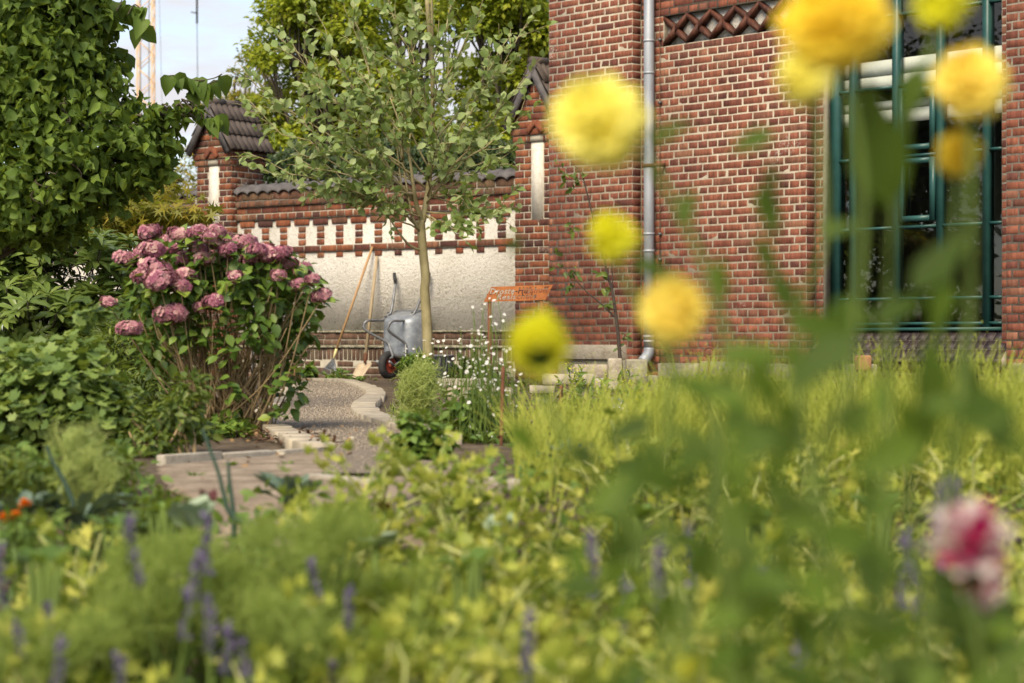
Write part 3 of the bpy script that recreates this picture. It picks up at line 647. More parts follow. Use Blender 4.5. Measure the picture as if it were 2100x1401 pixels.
# ================================================================== GATE PILLARS
def pillar(s0, wd, label, zt, ridge, dp=.60, o=.12):
    root = thing('brick_pillar', label, 'pillar', W0, -TW); y0 = -o; s1 = s0+wd; c = (s0+s1)/2; hw = wd/2
    mb = MB(); g = .008
    mb.box((s0+g, y0+g, -.3), (s1-g, y0+dp-g, zt)); mb.box((s0-.02+g, y0-.02+g, zt-.235), (s1+.02-g, y0+dp+.02-g, zt-.16)); mb.box((s0-.03+g, y0-.03+g, zt-.16), (s1+.03-g, y0+dp+.03-g, zt))
    mb.add([(s0-.03+g, y0-.03+g, zt), (s1+.03-g, y0-.03+g, zt), (c, y0-.03+g, ridge-.12), (s0-.03+g, y0+dp, zt), (s1+.03-g, y0+dp, zt), (c, y0+dp, ridge-.12)], [(0, 1, 2), (3, 5, 4), (0, 3, 4), (0, 4, 1), (0, 2, 5), (0, 5, 3), (1, 4, 5), (1, 5, 2)])
    mb.build('mortar_core', M['mortar_wall'], root)
    sl0, sl1 = c-.078, c+.078; slz0, slz1 = zt-1.12, zt-.16
    MB().box((sl0, y0+.003, slz0), (sl1, y0+.04, slz1)).build('plaster_slot', M['plaster_pale'], root)
    zb = -.02; nrow = int((zt-.24-zb)/PI_H); z0 = zt-.24-nrow*PI_H; bs = []
    for b in bond(s0, s1, z0, zt-.238, 1, holes=[(sl0-.004, sl1+.004, slz0, slz1)]): bs.append((b[0], y0, *b[1:], 'front'))
    for b in bond(0, dp, z0, zt-.238, 2): bs.append((s1, y0+b[0], *b[1:], 'right'))
    for k in range(3):
        e = (.02, .035, .035)[k]; za = zt-.24+k*PI_H
        for b in bond(s0-e, s1+e, za, za+PI_H, k+1, holes=[(sl0-.004, sl1+.004, slz0, slz1)] if k < 2 else ()): bs.append((b[0], y0-e, *b[1:], 'front'))
        for b in bond(-e, dp+e, za, za+PI_H, k+2): bs.append((s1+e, y0+b[0], *b[1:], 'right'))
    za = zt
    while za < ridge-.2:
        f = 1-(za+PI_H-zt)/(ridge-.1-zt); q = (hw+.03)*max(f, 0)
        if q > .05:
            for b in bond(c-q, c+q, za, za+PI_H, int((za-zt)/PI_H)*2+1): bs.append((b[0], y0-.035, *b[1:], 'front'))
        za += PI_H
    for b in bs: put_brick(root, b[0], b[1], b[2], b[3], b[4], b[5], 'brick_wall', b[6])
    # pointed hood of two tilted bricks over the slot
    for sg in (-1, 1):
        put_brick(root, c+sg*.052, y0-.06, slz1+.085, .15, .06, 'H', 'brick_wall', 'front', 'hood_brick', sg*math.radians(50))
    dk = MB().add([(c-.06, y0-.038, slz1-.01), (c+.06, y0-.038, slz1-.01), (c, y0-.038, slz1+.09)], [(0, 1, 2)])
    # gabled roof: ribbed tiles in three rows on both slopes
    sl = math.atan2(ridge-zt+.05, hw+.06); run = math.hypot(ridge-zt+.05, hw+.06)
    rf = MB().add([(c, y0-.10, ridge-.03), (c+hw+.05, y0-.10, zt-.06), (c-hw-.05, y0-.10, zt-.06), (c, y0+dp+.08, ridge-.03), (c+hw+.05, y0+dp+.08, zt-.06), (c-hw-.05, y0+dp+.08, zt-.06)], [(0, 3, 4), (0, 4, 1), (0, 5, 3), (0, 2, 5)]).build('roof', M['tile'], root)
    nt_ = 3; cw2 = (dp+.20)/4
    for sg in (-1, 1):
        dv = np.array([sg*(hw+.06), 0, -(ridge-zt+.05)])/run; nv_ = np.array([sg*math.sin(sl), 0, math.cos(sl)])
        for r2 in range(nt_):
            for q in range(4):
                V = []; T = []; nx, ny = 13, 2
                for i in range(nx):
                    u = i/(nx-1); yy = y0-.10+(q+u)*cw2+.0
                    h = .020*abs(math.sin(u*math.pi*2.0))
                    for j in range(ny):
                        v = j/(ny-1); d_ = (r2+v*1.12)*run/nt_
                        p = np.array([c, yy, ridge])+dv*d_+nv_*(h+.012+.022*v); V.append(p)
                for i in range(nx-1): p = i*ny; T += [(p, p+1, p+3), (p, p+3, p+2)]
                o_ = mk('roof_tile', V, T, M['tile'], rf, smooth=True); sm = o_.modifiers.new('s', 'SOLIDIFY'); sm.thickness = .018; sm.offset = 0
        # barge board edge
        a = np.array([c, y0-.115, ridge]); e = a+dv*(run+.03); w1 = nv_*-.075
        V = [a, e, e+w1, a+w1]; V = V+[v+[0, .03, 0] for v in V]
        mb = MB(); mb.add(V, [(0, 1, 2), (0, 2, 3), (4, 6, 5), (4, 7, 6), (0, 5, 1), (0, 4, 5), (1, 6, 2), (1, 5, 6), (2, 7, 3), (2, 6, 7), (3, 4, 0), (3, 7, 4)]); mb.build('verge_tile', M['cap_tile'], rf)
    for i in range(3):
        l_ = (dp+.2)/3; ya = y0-.11+i*l_; MB().tube([(c, ya, ridge+.012), (c, ya+l_+.015, ridge+.02)], [.05, .057], 10).build('ridge_tile', M['tile'], rf)
    return root
pillar(SL-.59, .59, 'brick gate pillar with brown tiled gable roof at the wall end behind the hydrangea', 2.86, 3.40)
pillar(.12, .62, 'brick gate pillar with gabled tile cap squeezed against the tall brick hall', 2.87, 3.50)
# ================================================================== WHEELBARROW (stood on its nose against the wall)
def wheelbarrow():
    root = thing('wheelbarrow', 'grey steel wheelbarrow tipped upright against the plastered wall', 'wheelbarrow', W0, -TW)
    lp = [WL(808.6, 560.4, .05), WL(811, 582, .09), WL(803, 636, .19), WL(797, 646, .22), WL(788, 656, .26), WL(770, 657.5, .42), WL(754, 658, .56), WL(746.5, 667, .60), WL(752, 679, .58), WL(793, 702, .40), WL(800, 714, .40), WL(806, 732, .44)]
    rp_ = [WL(880, 560, .05), WL(877.6, 583, .09), WL(864, 610, .14), WL(852.5, 637, .19), WL(846, 646, .22), WL(836, 656.5, .26), WL(822, 658, .42), WL(804.5, 659, .56), WL(796.5, 669.6, .60), WL(800, 681, .58), WL(829, 702.8, .40), WL(832, 714, .40), WL(832, 734, .44)]
    for pts in (lp, rp_):
        fr = MB().tube(spline(pts[1:], 5), .0155, 8).build('frame_tube', M['tube'], root, True)
        a, b = np.array(pts[0]), np.array(pts[1]); MB().tube([a, a*.5+b*.5, b], [.019, .021, .019], 8).build('grip', M['black_grip'], root, True)
    for x, y in ((797.5, 641), (791.5, 649), (846.5, 641), (839.5, 649)):
        p = np.array(WL(x, y, .25)); MB().tube([p, p+[0, -.02, 0]], .012, 6).build('bolt', M['steel_dark'], root)
    # tray: pressed steel shell, its underside to the front
    nu, nv = 25, 21; V = []; T = []
    sc_, top = ws(828, .2), wz(637, ws(828, .2), .2); bot = .19
    for j in range(nv):
        v = j/(nv-1); hw = .30*min(1, (.62+.38*math.sin(min(1, v*4.5)*math.pi/2)))*(1-.16*max(0, v-.45)); z_ = top+(bot-top)*v
        for i in range(nu):
            u = i/(nu-1)*2-1; edge = (1-abs(u) ** 4.5); endv = (1-max(0, 1-v*4.2) ** 2.2)*(1-max(0, (v-.86)/.14) ** 2*.8)
            o = .10+.12*(1-v)*.0+.05*v+.25*edge*endv
            if abs(u) > .93: o -= .0
            V.append((sc_+u*hw*1.0+.02*v, -o, z_))
    for j in range(nv-1):
        for i in range(nu-1): p = j*nu+i; T += [(p, p+nu, p+nu+1), (p, p+nu+1, p+1)]
    tr = mk('tray', V, T, M['galv'], root, smooth=True); sm = tr.modifiers.new('s', 'SOLIDIFY'); sm.thickness = .004
    rim = [V[j*nu] for j in range(nv-1, -1, -1)]+[V[i] for i in range(1, nu)]+[V[j*nu+nu-1] for j in range(1, nv)]
    MB().tube(rim, .010, 6).build('rim', M['tube'], tr, True)
    for u0 in (.28, .72):
        pass
    # wheel
    c = np.array(WL(797, 753, .42)); c[2] = .158; rr = .165
    def ring(R0, r0, k=28, q=10, sx=1.0):
        V = []; T = []
        for i in range(k):
            a = 2*math.pi*i/k
            for j in range(q):
                b = 2*math.pi*j/q; rad = R0+r0*math.cos(b); V.append((c[0]+sx*r0*math.sin(b), c[1]+rad*math.cos(a), c[2]+rad*math.sin(a)))
        for i in range(k):
            for j in range(q):
                p, q1 = i*q+j, i*q+(j+1) % q; p2, q2 = ((i+1) % k)*q+j, ((i+1) % k)*q+(j+1) % q; T += [(p, p2, q2), (p, q2, q1)]
        return V, T
    wh = mk('wheel', *ring(rr-.045, .045), M['rubber'], root, smooth=True)
    for a in range(0, 360, 15):
        aa = math.radians(a); p = c+np.array([0, math.cos(aa), math.sin(aa)])*(rr+.001)
    rm = MB()
    for sg in (-1, 1):
        cc = [c+np.array([sg*.02, 0, 0])]; k = 20
        V = [c+np.array([sg*.012, 0, 0])]+[c+np.array([sg*.036, math.cos(2*math.pi*i/k)*.092, math.sin(2*math.pi*i/k)*.092]) for i in range(k)]
        rm.add(V, [(0, 1+i, 1+(i+1) % k) for i in range(k)])
    rm.tube([c-np.array([.05, 0, 0]), c+np.array([.05, 0, 0])], .03, 10); rm.build('rim_disc', M['red_rim'], wh, True)
    ax = MB().tube([c-np.array([.09, 0, 0]), c+np.array([.09, 0, 0])], .012, 8)
    ax.build('axle', M['tube'], root)
    for sg, e in ((-1, lp[-1]), (1, rp_[-1])):
        a = c+np.array([sg*.085, 0, 0]); e = np.array(e); MB().tube(spline([e, e*.5+a*.5+[sg*.02, -.01, 0], a], 4), .014, 6).build('fork_arm', M['tube'], root)
        b = c+np.array([sg*.07, -.0, .0]); MB().tube([b, b+np.array([.03*sg, -.11, .045])], [.018, .013], 8).build('axle_bracket', M['galv'], root)
wheelbarrow()
# ================================================================== LEAF RAKE
def rake():
    root = thing('leaf_rake', 'leaf rake with long wooden handle and fan of wire tines', 'rake', W0, -TW)
    a, b = np.array(WL(764, 506, .035)), np.array(WL(690, 716, .40)); h = MB().tube([a, a*.5+b*.5, b], .0145, 8).build('handle', M['ash'], root, True)
    c = np.array(WL(684, 736, .43)); MB().tube([b, c], [.017, .013], 8).build('ferrule', pmat('yellow_ferrule', [(.3, .55, .48, .20), (.7, .65, .60, .34)], 8, .5), root, True)
    d1 = nrm(c-b); ax = np.array([1, .15, 0.]); ax = nrm(ax-d1*np.dot(ax, d1)); nn = np.cross(ax, d1); tl = MB(); k = 13
    for i in range(k):
        u = i/(k-1)*2-1; e1 = c+d1*.13+ax*u*.085; e2 = c+d1*.205+ax*u*.115+nn*.015*0; e3 = e2+d1*.025-nn*.03*(1 if nn[1] > 0 else -1)
        tl.tube([c+ax*u*.012, e1, e2, e3], .0026, 4)
    tl.build('tines', M['steel_dark'], root)
    pl = MB(); V = []
    for j, (dd, ww) in enumerate(((0, .012), (.05, .045), (.10, .07), (.125, .082))): V += [c+d1*dd-ax*ww+nn*.006, c+d1*dd+nn*.012, c+d1*dd+ax*ww+nn*.006]
    T = [t for j in range(3) for i in range(2) for t in ((j*3+i, j*3+i+1, j*3+i+4), (j*3+i, j*3+i+4, j*3+i+3))]
    o = pl.add(V, T).build('fan_plate', M['galv'], root); o.modifiers.new('s', 'SOLIDIFY').thickness = .004
    MB().tube([c+d1*.125-ax*.088, c+d1*.14, c+d1*.125+ax*.088], .006, 6).build('crossbar', M['galv'], root)
rake()
# ================================================================== SHOVEL
def shovel():
    root = thing('shovel', 'shovel with worn straight handle and dusty flat blade', 'shovel', W0, -TW)
    a, b = np.array(WL(773, 526, .03)), np.array(WL(749.5, 735, .34)); MB().tube([a, a*.6+b*.4, b], [.017, .020, .019], 8).build('handle', M['ash_old'], root, True)
    c = np.array(WL(748.5, 745, .36)); MB().tube([b+nrm(a-b)*.06, b, c], [.023, .021, .017], 8).build('socket', M['rust_dark'], root, True)
    tl_, tr_, bl_, br_ = [np.array(WL(*p)) for p in ((733.5, 746, .33), (763, 745, .36), (718.5, 778, .47), (737, 781, .5))]
    V = []; T = []; n = 7
    for j in range(n):
        v = j/(n-1)
        for i in range(n):
            u = i/(n-1); p = (tl_*(1-u)+tr_*u)*(1-v)+(bl_*(1-u)+br_*u)*v; p = p+np.array([0, .03*(1-(2*u-1) ** 2)*(.5+.5*v), 0]); 
            if j == n-1: p[2] -= .012*(1-(2*u-1) ** 2)
            V.append(p)
    for j in range(n-1):
        for i in range(n-1): p = j*n+i; T += [(p, p+n, p+n+1), (p, p+n+1, p+1)]
    o = mk('blade', V, T, M['blade'], root, smooth=True); sm = o.modifiers.new('s', 'SOLIDIFY'); sm.thickness = .005
shovel()
# ================================================================== BUCKET
def bucket():
    D = 21.4; c = P(896, 700, D); root = thing('plastic_tub', 'dark grey plastic tub standing behind the leafy plant', 'tub', (c.x, c.y, 0))
    k = 28; ring = lambda r, z: [(r*math.cos(2*math.pi*i/k), r*math.sin(2*math.pi*i/k), z) for i in range(k)]
    V = ring(.145, .01)+ring(.150, .02)+ring(.18, .265)+ring(.192, .268)+ring(.194, .285)+ring(.178, .287)+ring(.14, .03); T = []
    for j in range(6):
        for i in range(k): p, q = j*k+i, j*k+(i+1) % k; T += [(p, q, q+k), (p, q+k, p+k)]
    V.append((0, 0, .03)); T += [(6*k+i, 6*k+(i+1) % k, len(V)-1) for i in range(k)]
    mk('body', V, T, M['bucket'], root, smooth=True)
    ri = MB()
    for i in range(0, k, 2):
        a = 2*math.pi*i/k; ri.tube([(.151*math.cos(a), .151*math.sin(a), .03), (.1795*math.cos(a), .1795*math.sin(a), .255)], .005, 4)
    ri.build('ribs', M['bucket'], root)
    MB().add(*tube([(.189*math.cos(2*math.pi*i/k), .189*math.sin(2*math.pi*i/k), .28) for i in range(k+1)], .007, 6)).build('rim', M['bucket'], root, True)
bucket()
# ================================================================== SIGN WITH CUT-OUT LETTERING
def sign():
    D = 14.0; root = thing('name_sign', 'rusty steel sign with cut-out school name on two posts', 'sign', (P(1063, 700, D).x, D, 0))
    mpp = D/FPX; ox = root.location.x
    def L_(x, y): v = P(x, y, D); return (v.x-ox, v.z)
    q = [L_(992, 619.5), L_(1118.5, 615), L_(1134, 584), L_(1008, 588.5)]
    pm = MB(); pm.add([(x, -.002, z_) for x, z_ in q]+[(x, .002, z_) for x, z_ in q], [(0, 1, 2), (0, 2, 3), (4, 6, 5), (4, 7, 6), (0, 5, 1), (0, 4, 5), (1, 6, 2), (1, 5, 6), (2, 7, 3), (2, 6, 7), (3, 4, 0), (3, 7, 4)]); plate = pm.build('plate', M['rust'], root)
    slope = 4.5/126.5; cutters = []
    for txt, x, y, hh, wx in (('Droste-Hülshoff', 1004, 604.0, 12.2, 122), ('Realschule', 1018, 614.6, 10.4, 82)):
        fc = bpy.data.curves.new('t', 'FONT'); fc.body = txt; fc.size = 1; fc.shear = .3; fc.resolution_u = 2; fc.space_character = 1.12; fc.offset = .022; fc.extrude = .02
        to = bpy.data.objects.new('t', fc); COL.objects.link(to); bpy.context.view_layer.update(); dg = bpy.context.evaluated_depsgraph_get()
        me = bpy.data.meshes.new_from_object(to.evaluated_get(dg)); bpy.data.objects.remove(to); n_ = len(me.vertices); co = np.zeros(n_*3); me.vertices.foreach_get('co', co); co = co.reshape(-1, 3)
        px0, pz0 = L_(x, y); kx = wx*mpp/(co[:, 0].max()-co[:, 0].min()); kz = hh*mpp/.69; cx0 = co[:, 0].min()
        nc = np.stack([px0+(co[:, 0]-cx0)*kx, -co[:, 2]*.5, pz0+co[:, 1]*kz+slope*(co[:, 0]-cx0)*kx], 1); me.vertices.foreach_set('co', nc.ravel()); me.update()
        cut = link('cut', me, root); me.polygons.foreach_set('use_smooth', np.zeros(len(me.polygons), bool)); cutters.append(cut); bm_ = plate.modifiers.new('c', 'BOOLEAN'); bm_.operation = 'DIFFERENCE'; bm_.solver = 'EXACT'; bm_.use_self = True; bm_.object = cut
    bpy.context.view_layer.update(); dg = bpy.context.evaluated_depsgraph_get(); me = bpy.data.meshes.new_from_object(plate.evaluated_get(dg)); plate.modifiers.clear(); me.polygons.foreach_set('use_smooth', np.zeros(len(me.polygons), bool)); plate.data = me
    for c_ in cutters: bpy.data.objects.remove(c_)
    for x, y0 in ((1004, 617), (1111, 613)):
        a = L_(x, y0); MB().box((a[0]-.0135, .004, -.15), (a[0]+.0135, .03, a[1])).build('post', M['rust_dark'], root)
        MB().box((a[0]-.02, .0025, a[1]), (a[0]+.02, .012, a[1]+.05)).build('bracket', M['rust_dark'], root)
sign()
# ================================================================== STAKES, STRINGS, LABEL
def stake(x, yt, D, label, r=.0065, lean=0.0, m='rust_dark', eye=False, square=False):
    p = P(x, yt, D); b = Vector((p.x+lean, D, -.12)); root = thing('iron_stake', label, 'stake', (b.x, b.y, 0)); q = Vector((p.x-b.x, 0, p.z))
    n = 14; pts = [Vector((0, 0, -.12)).lerp(q, i/n)+Vector((0, 0, 0)) for i in range(n+1)]
    MB().tube(pts, [r*(1.18 if i % 2 else 1) for i in range(n+1)], 7).build('rod', M[m], root)
    if eye:
        R0 = .042; MB().tube([q+Vector((R0*math.sin(a), 0, R0-R0*math.cos(a))) for a in np.linspace(.1, 2*math.pi-.15, 18)], r, 6).build('eye_loop', M[m], root)
    return q+root.location
A = stake(1032, 752, 8.2, 'thin rusty stake rising through the white daisies', .0075, -.012)
B_ = stake(1151, 790, 10.5, 'short rusty stake in front of the stone bench', .009, -.01)
C_ = stake(1647, 781, 13.0, 'rusty stake in the tall yellow flax below the window', .011)
E_ = stake(1454, 733, 16.6, 'rusty iron rod with a ring eye beside the plinth stones', .010, eye=True)
F_ = stake(1334, 800, 12.0, 'stubby dark stake hidden in the flax near the blue label', .010)
S_ = stake(2130, 800, 9.5, 'rusty stake at the right end of the flax bed', .010)
def cord(pts, label):
    n = 12; o = []
    for a, b in zip(pts, pts[1:]):
        for i in range(n): t = i/n; p = a.lerp(b, t); o.append(p-Vector((0, 0, .04*4*t*(1-t))))
    o.append(pts[-1]); r = thing('string_line', label, 'string', o[0]); MB().tube([q-o[0] for q in o], .0022, 4).build('cord', M['string'], r)
dz = Vector((0, 0, -.05)); cord([A+dz*5.5, B_+dz*.5], 'slack string tied between the daisy stake and the bench stake'); cord([B_+dz*.3, F_+dz], 'string from the bench stake to the stubby dark stake')
cord([C_+dz*.6, S_+dz*1.5], 'pale string running right from the flax stake below the window')
cord([F_+dz, C_+dz*.6], 'pale string between the two stakes in the flax')
def label_card():
    p = P(1265, 838, 11.0); root = thing('plant_label', 'small blue plant label with white lines in the flax', 'label', (p.x, p.y, 0)); hw, hh = .031, .062
    z0 = p.z; o = MB().hexa([(-hw, 0, z0-hh-.006), (hw, .01, z0-hh-.01), (hw, .014, z0-hh-.01), (-hw, .004, z0-hh-.006), (-hw+.004, .02, z0+hh), (hw+.004, .03, z0+hh-.008), (hw+.004, .034, z0+hh-.008), (-hw+.004, .024, z0+hh)]).build('card', M['blue_label'], root)
    for k, (w0, w1) in enumerate(((-.6, .3), (-.7, .8), (-.7, .6))):
        zz = z0+hh*.55-k*.030; yy = .02*(zz-(z0-hh))/(2*hh)-.0015; MB().box((w0*hw, yy, zz), (w1*hw, yy+.002, zz+.005)).build('print_line', M['white_print'], o)
    MB().box((-.006, .02, -.1), (.006, .026, z0)).build('peg', M['steel_dark'], root)
label_card()
# ================================================================== LOOSE STONES, BENCH, PLANTER
def block(x0, x1, y0, y1, D, dp, label, m='stone_grey', name='stone_block', rz=0.0, z0=None, cat='stone'):
    a, b = P(x0, y1, D), P(x1, y0, D); c = (a.x+b.x)/2; w_ = b.x-a.x; zb = a.z if z0 is None else z0
    root = None
    o = MB().box((-w_/2, 0, zb), (w_/2, dp, b.z)).build(name, M[m]); o.location = (c, D, 0); o.rotation_euler = (0, 0, rz)
    bv = o.modifiers.new('b', 'BEVEL'); bv.width = .014; bv.segments = 2; sb = o.modifiers.new('r', 'DISPLACE'); sb.strength = 0
    return ntag(o, label, cat)
block(824, 1012, 777, 796, 18.6, .22, 'long weathered concrete beam lying in front of the grey tub', 'concrete', 'concrete_beam', 0, -.02, 'beam')
def bench():
    D = 13.6; root = thing('stone_bench', 'low bench of pale stone slabs on crumbling supports', 'bench', (P(1165, 700, D).x, D, 0)); ox = root.location.x
    def bx(nm, x0, x1, y0, y1, ya, yb, m='stone', z0=None):
        a, b = P(x0, y1, D), P(x1, y0, D); o = MB().box((a.x-ox, ya, a.z if z0 is None else z0), (b.x-ox, yb, b.z)).build(nm, M[m], root); bv = o.modifiers.new('b', 'BEVEL'); bv.width = .01; bv.segments = 2
    bx('slab', 1113, 1218, 768, 789, .0, .34); bx('slab', 1086, 1137, 791, 806, -.12, .20); bx('slab', 1212, 1243, 777, 796, .02, .3)
    bx('support', 1098, 1128, 806, 835, -.08, .15, 'stone_grey', -.02); bx('support', 1190, 1212, 790, 835, .05, .28, 'stone_grey', -.02); bx('step', 1112, 1186, 833, 842, -.22, .02, 'stone_grey', -.02)
bench()
block(1248, 1276, 735, 770, 17.6, .2, 'upright pale stone block behind the dark sapling stem', 'stone', z0=-.02)
block(1285, 1328, 737, 775, 17.9, .25, 'squat mossy stone block below the foot of the downpipe', 'stone_grey', z0=-.02)
block(1178, 1247, 748, 757, 17.8, .25, 'flat stone slab wedged between the bench and the upright block', 'stone', z0=.1)
block(1176, 1246, 758, 778, 17.9, .22, 'low stone under the wedged flat slab', 'stone_grey', z0=-.02)
block(1330, 1350, 770, 800, 15.6, .14, 'small leaning stone among the flax by the dark stake', 'stone_grey', z0=-.02)
block(1762, 1790, 729, 747, 15.5, .1, 'single old reddish brick left on the ledge below the sill', 'terracotta', 'old_brick', .3, .2, 'brick')
block(1740, 1800, 747, 800, 15.6, .2, 'rough stone support under the single old brick', 'stone_grey', z0=-.02)
def planter():
    D = 14.6; root = thing('planter_box', 'small open wooden planter box beside the white daisies', 'planter', (P(985, 700, D).x, D, 0)); a, b = P(935, 833, D), P(1070, 797, D); h = b.z; hw = (b.x-a.x)/2
    for ya in (0, .3): MB().box((-hw, ya, -.03), (hw, ya+.03, h)).build('side_board', M['wood_grey'], root)
    for sx in (-hw, hw-.03): MB().box((sx, .031, -.03), (sx+.03, .299, h-.004)).build('end_board', M['wood_grey'], root)
    MB().box((-hw+.031, .031, -.03), (hw-.031, .299, h-.05)).build('soil_fill', M['soil'], root)
planter()
block(880, 1000, 826, 832, 13.9, .04, 'thin wooden batten lying in front of the planter box', 'wood_grey', 'wooden_batten', .02, -.01, 'batten')
for i, (x, y, r, lb) in enumerate([(578, 947, .011, 'pale round stone lying against the long concrete kerb'), (722, 913, .011, 'small pale pebble lying on the gravel path')]):
    g = G(x, y); k = 10; V = []; T = []
    for j in range(7):
        a = math.pi*j/6
        for q in range(k): b = 2*math.pi*q/k; n_ = 1+R.uniform(-.08, .08); V.append((r*1.5*math.sin(a)*math.cos(b)*n_, r*math.sin(a)*math.sin(b)*n_, r*.9*math.cos(a)+r*.6))
    for j in range(6):
        for q in range(k): p, p1 = j*k+q, j*k+(q+1) % k; T += [(p, p+k, p1+k), (p, p1+k, p1)]
    o = mk('stone', V, T, M['stone'], smooth=True); o.location = (g.x, g.y, .02); ntag(o, lb, 'stone')
# ================================================================== GREENHOUSE BEHIND THE HYDRANGEA
def greenhouse():
    D = 19.5; root = thing('greenhouse', 'small aluminium framed greenhouse half hidden behind the hydrangea flowers', 'greenhouse', (P(390, 700, D).x, D, 0)); ox = root.location.x
    def q(x, y, d=0): v = P(x, y, D+d); return np.array([v.x-ox, d, v.z])
    def bar(a, b, nm='bar', r=.018):
        d = nrm(b-a); MB().tube([a, b], r, 4).build(nm, M['alu'], root)
    dd = 1.3; z0 = np.array([0, 0, 1.])
    fl, fr, rl = q(262, 497), q(520, 497), q(331, 455); ba = np.array([0, dd, 0])
    for e in (0, 1):
        o_ = ba*e; bar(fl+o_, [fl[0], o_[1], 0], 'post'); bar(fr+o_, [fr[0], o_[1], 0], 'post'); bar(fl+o_, fr+o_, 'eaves_bar')
        rd = np.array([(fl[0]+fr[0])/2-.3, 0, rl[2]]); bar(fl+o_, rl+o_, 'rafter'); bar(rl+o_, fr+o_, 'rafter', .024); bar(rl+o_, [rl[0], o_[1], 0], 'post', .012)
    for p in (fl, fr, rl): bar(p, p+ba, 'purlin')
    bar(q(331, 470), q(450, 512), 'brace', .01)
    for a, b in ((fl, rl), (rl, fr)): mk('pane', [a+[0, .02, -.01], b+[0, .02, -.01], b+ba-[0, .02, .01], a+ba-[0, .02, .01]], [(0, 1, 2), (0, 2, 3)], M['glass'], root)
greenhouse()
# ================================================================== TOWER CRANE FAR BEHIND
def crane():
    D = 150.0; c = P(299, 700, D); root = thing('tower_crane', 'orange lattice tower crane mast far behind the garden', 'crane', (c.x, D, 0)); hw = .56; H = 33.0
    mb = MB()
    for sx in (-1, 1):
        for sy in (-1, 1): mb.tube([(sx*hw, sy*hw, 0), (sx*hw, sy*hw, H)], .055, 4)
    mast = mb.build('mast_leg', M['crane'], root); z_ = 0.0; br = MB(); k = 0
    while z_ < H-1:
        for sy in (-1, 1):
            br.tube([(-hw, sy*hw, z_), (hw, sy*hw, z_+1.05)] if k % 2 == 0 else [(hw, sy*hw, z_), (-hw, sy*hw, z_+1.05)], .035, 4)
            br.tube([(sy*hw, -hw, z_), (sy*hw, hw, z_+1.05)], .035, 4)
        z_ += 1.05; k += 1
    br.build('mast_bracing', M['crane'], root)
    ld = MB().tube([(-hw*.55, -hw, 0), (-hw*.55, -hw, H)], .05, 4).tube([(hw*.62, -hw, 0), (hw*.62, -hw, H)], .04, 4); ld.build('ladder_rail', M['steel_dark'], root)
    jb = MB(); 
    for yy, zz in ((-.5, H), (.5, H), (0, H+1.1)): jb.tube([(-9, yy, zz), (22, yy, zz)], .07, 4)
    for i in range(31): jb.tube([(-9+i, -.5, H), (-8.5+i, 0, H+1.1), (-8+i, .5, H)], .04, 3)
    jb.build('jib', M['crane'], root); MB().box((-1, -.9, H-1.6), (1, .9, H+1.8)).build('cab', M['crane'], root)
    hx = P(404, 700, D).x-c.x; z1 = P(404, 48, D).z; rp2 = MB().tube([(hx, 0, z1), (hx, 0, H)], .085, 6).build('hoist_block', M['steel_dark'], root)
    MB().tube([(hx-.45, 0, P(404, 26, D).z+.05), (hx, 0, P(404, 27, D).z)], .05, 4).build('block_arm', M['steel_dark'], rp2)
    MB().tube([(hx, 0, z1), (hx+.06, 0, P(406, 190, D).z)], .03, 4).build('hoist_rope', M['steel_dark'], root)
    MB().tube([(P(322, 0, D).x-c.x, 0, H), (P(333, 160, D).x-c.x, 0, P(333, 160, D).z-3)], .014, 4).build('guy_wire', M['steel_dark'], root)
crane()
# ================================================================== VEGETATION GENERATORS
def samples(clumps, n, shell=.45):
    """points in ellipsoids (cx,cy,cz,rx,ry,rz), denser towards the surface; returns pos, outward"""
    C = np.array(clumps, float); vol = (C[:, 3]*C[:, 4]*C[:, 5]) ** .75; idx = NR.choice(len(C), n, p=vol/vol.sum())
    d = rand_dirs(n); r = NR.random(n)[:, None] ** shell
    wob = 1+.22*np.sin(d[:, :1]*7+idx[:, None])*np.cos(d[:, 2:]*6+idx[:, None]*2)
    return C[idx, :3]+d*r*C[idx, 3:]*wob, nrm(d/np.maximum(C[idx, 3:], .01))
def el(x, y, D, rx, ry, rd=None):
    """ellipsoid from picture position and radii in px at distance D; rd depth radius in m"""
    p = P(x, y, D); k = D/FPX; return (p.x, p.y, p.z, rx*k, rd if rd else (rx+ry)/2*k, ry*k)
def leaves(mb, clumps, n, tpl, s0, s1, droop=.3, flat=.6, shell=.45, zmin=None, rlo=0.0, rhi=1.0):
    p, o = samples(clumps, n, shell)
    if zmin is not None: k = p[:, 2] > zmin; p, o = p[k], o[k]
    n = len(p); ax = nrm(o*[1, 1, .4]+rand_dirs(n)*.7+[0, 0, -droop]); nm = nrm(o*(1-flat)+np.array([0, 0, flat])+rand_dirs(n)*.45)
    inst(mb, tpl, p, frames(ax, nm), NR.uniform(s0, s1, n), np.clip(rlo+(rhi-rlo)*NR.random(n), 0, 1)); return p
def limb(a, b, sag=.1, n=6, wob=.05):
    a, b = np.array(a, float), np.array(b, float); L_ = np.linalg.norm(b-a); t = np.linspace(0, 1, n)[:, None]
    q = a+(b-a)*t+np.array([0, 0, 1])*(sag*L_*4*t*(1-t)); q[1:-1] += NR.normal(size=(n-2, 3))*wob*L_*.3; return q
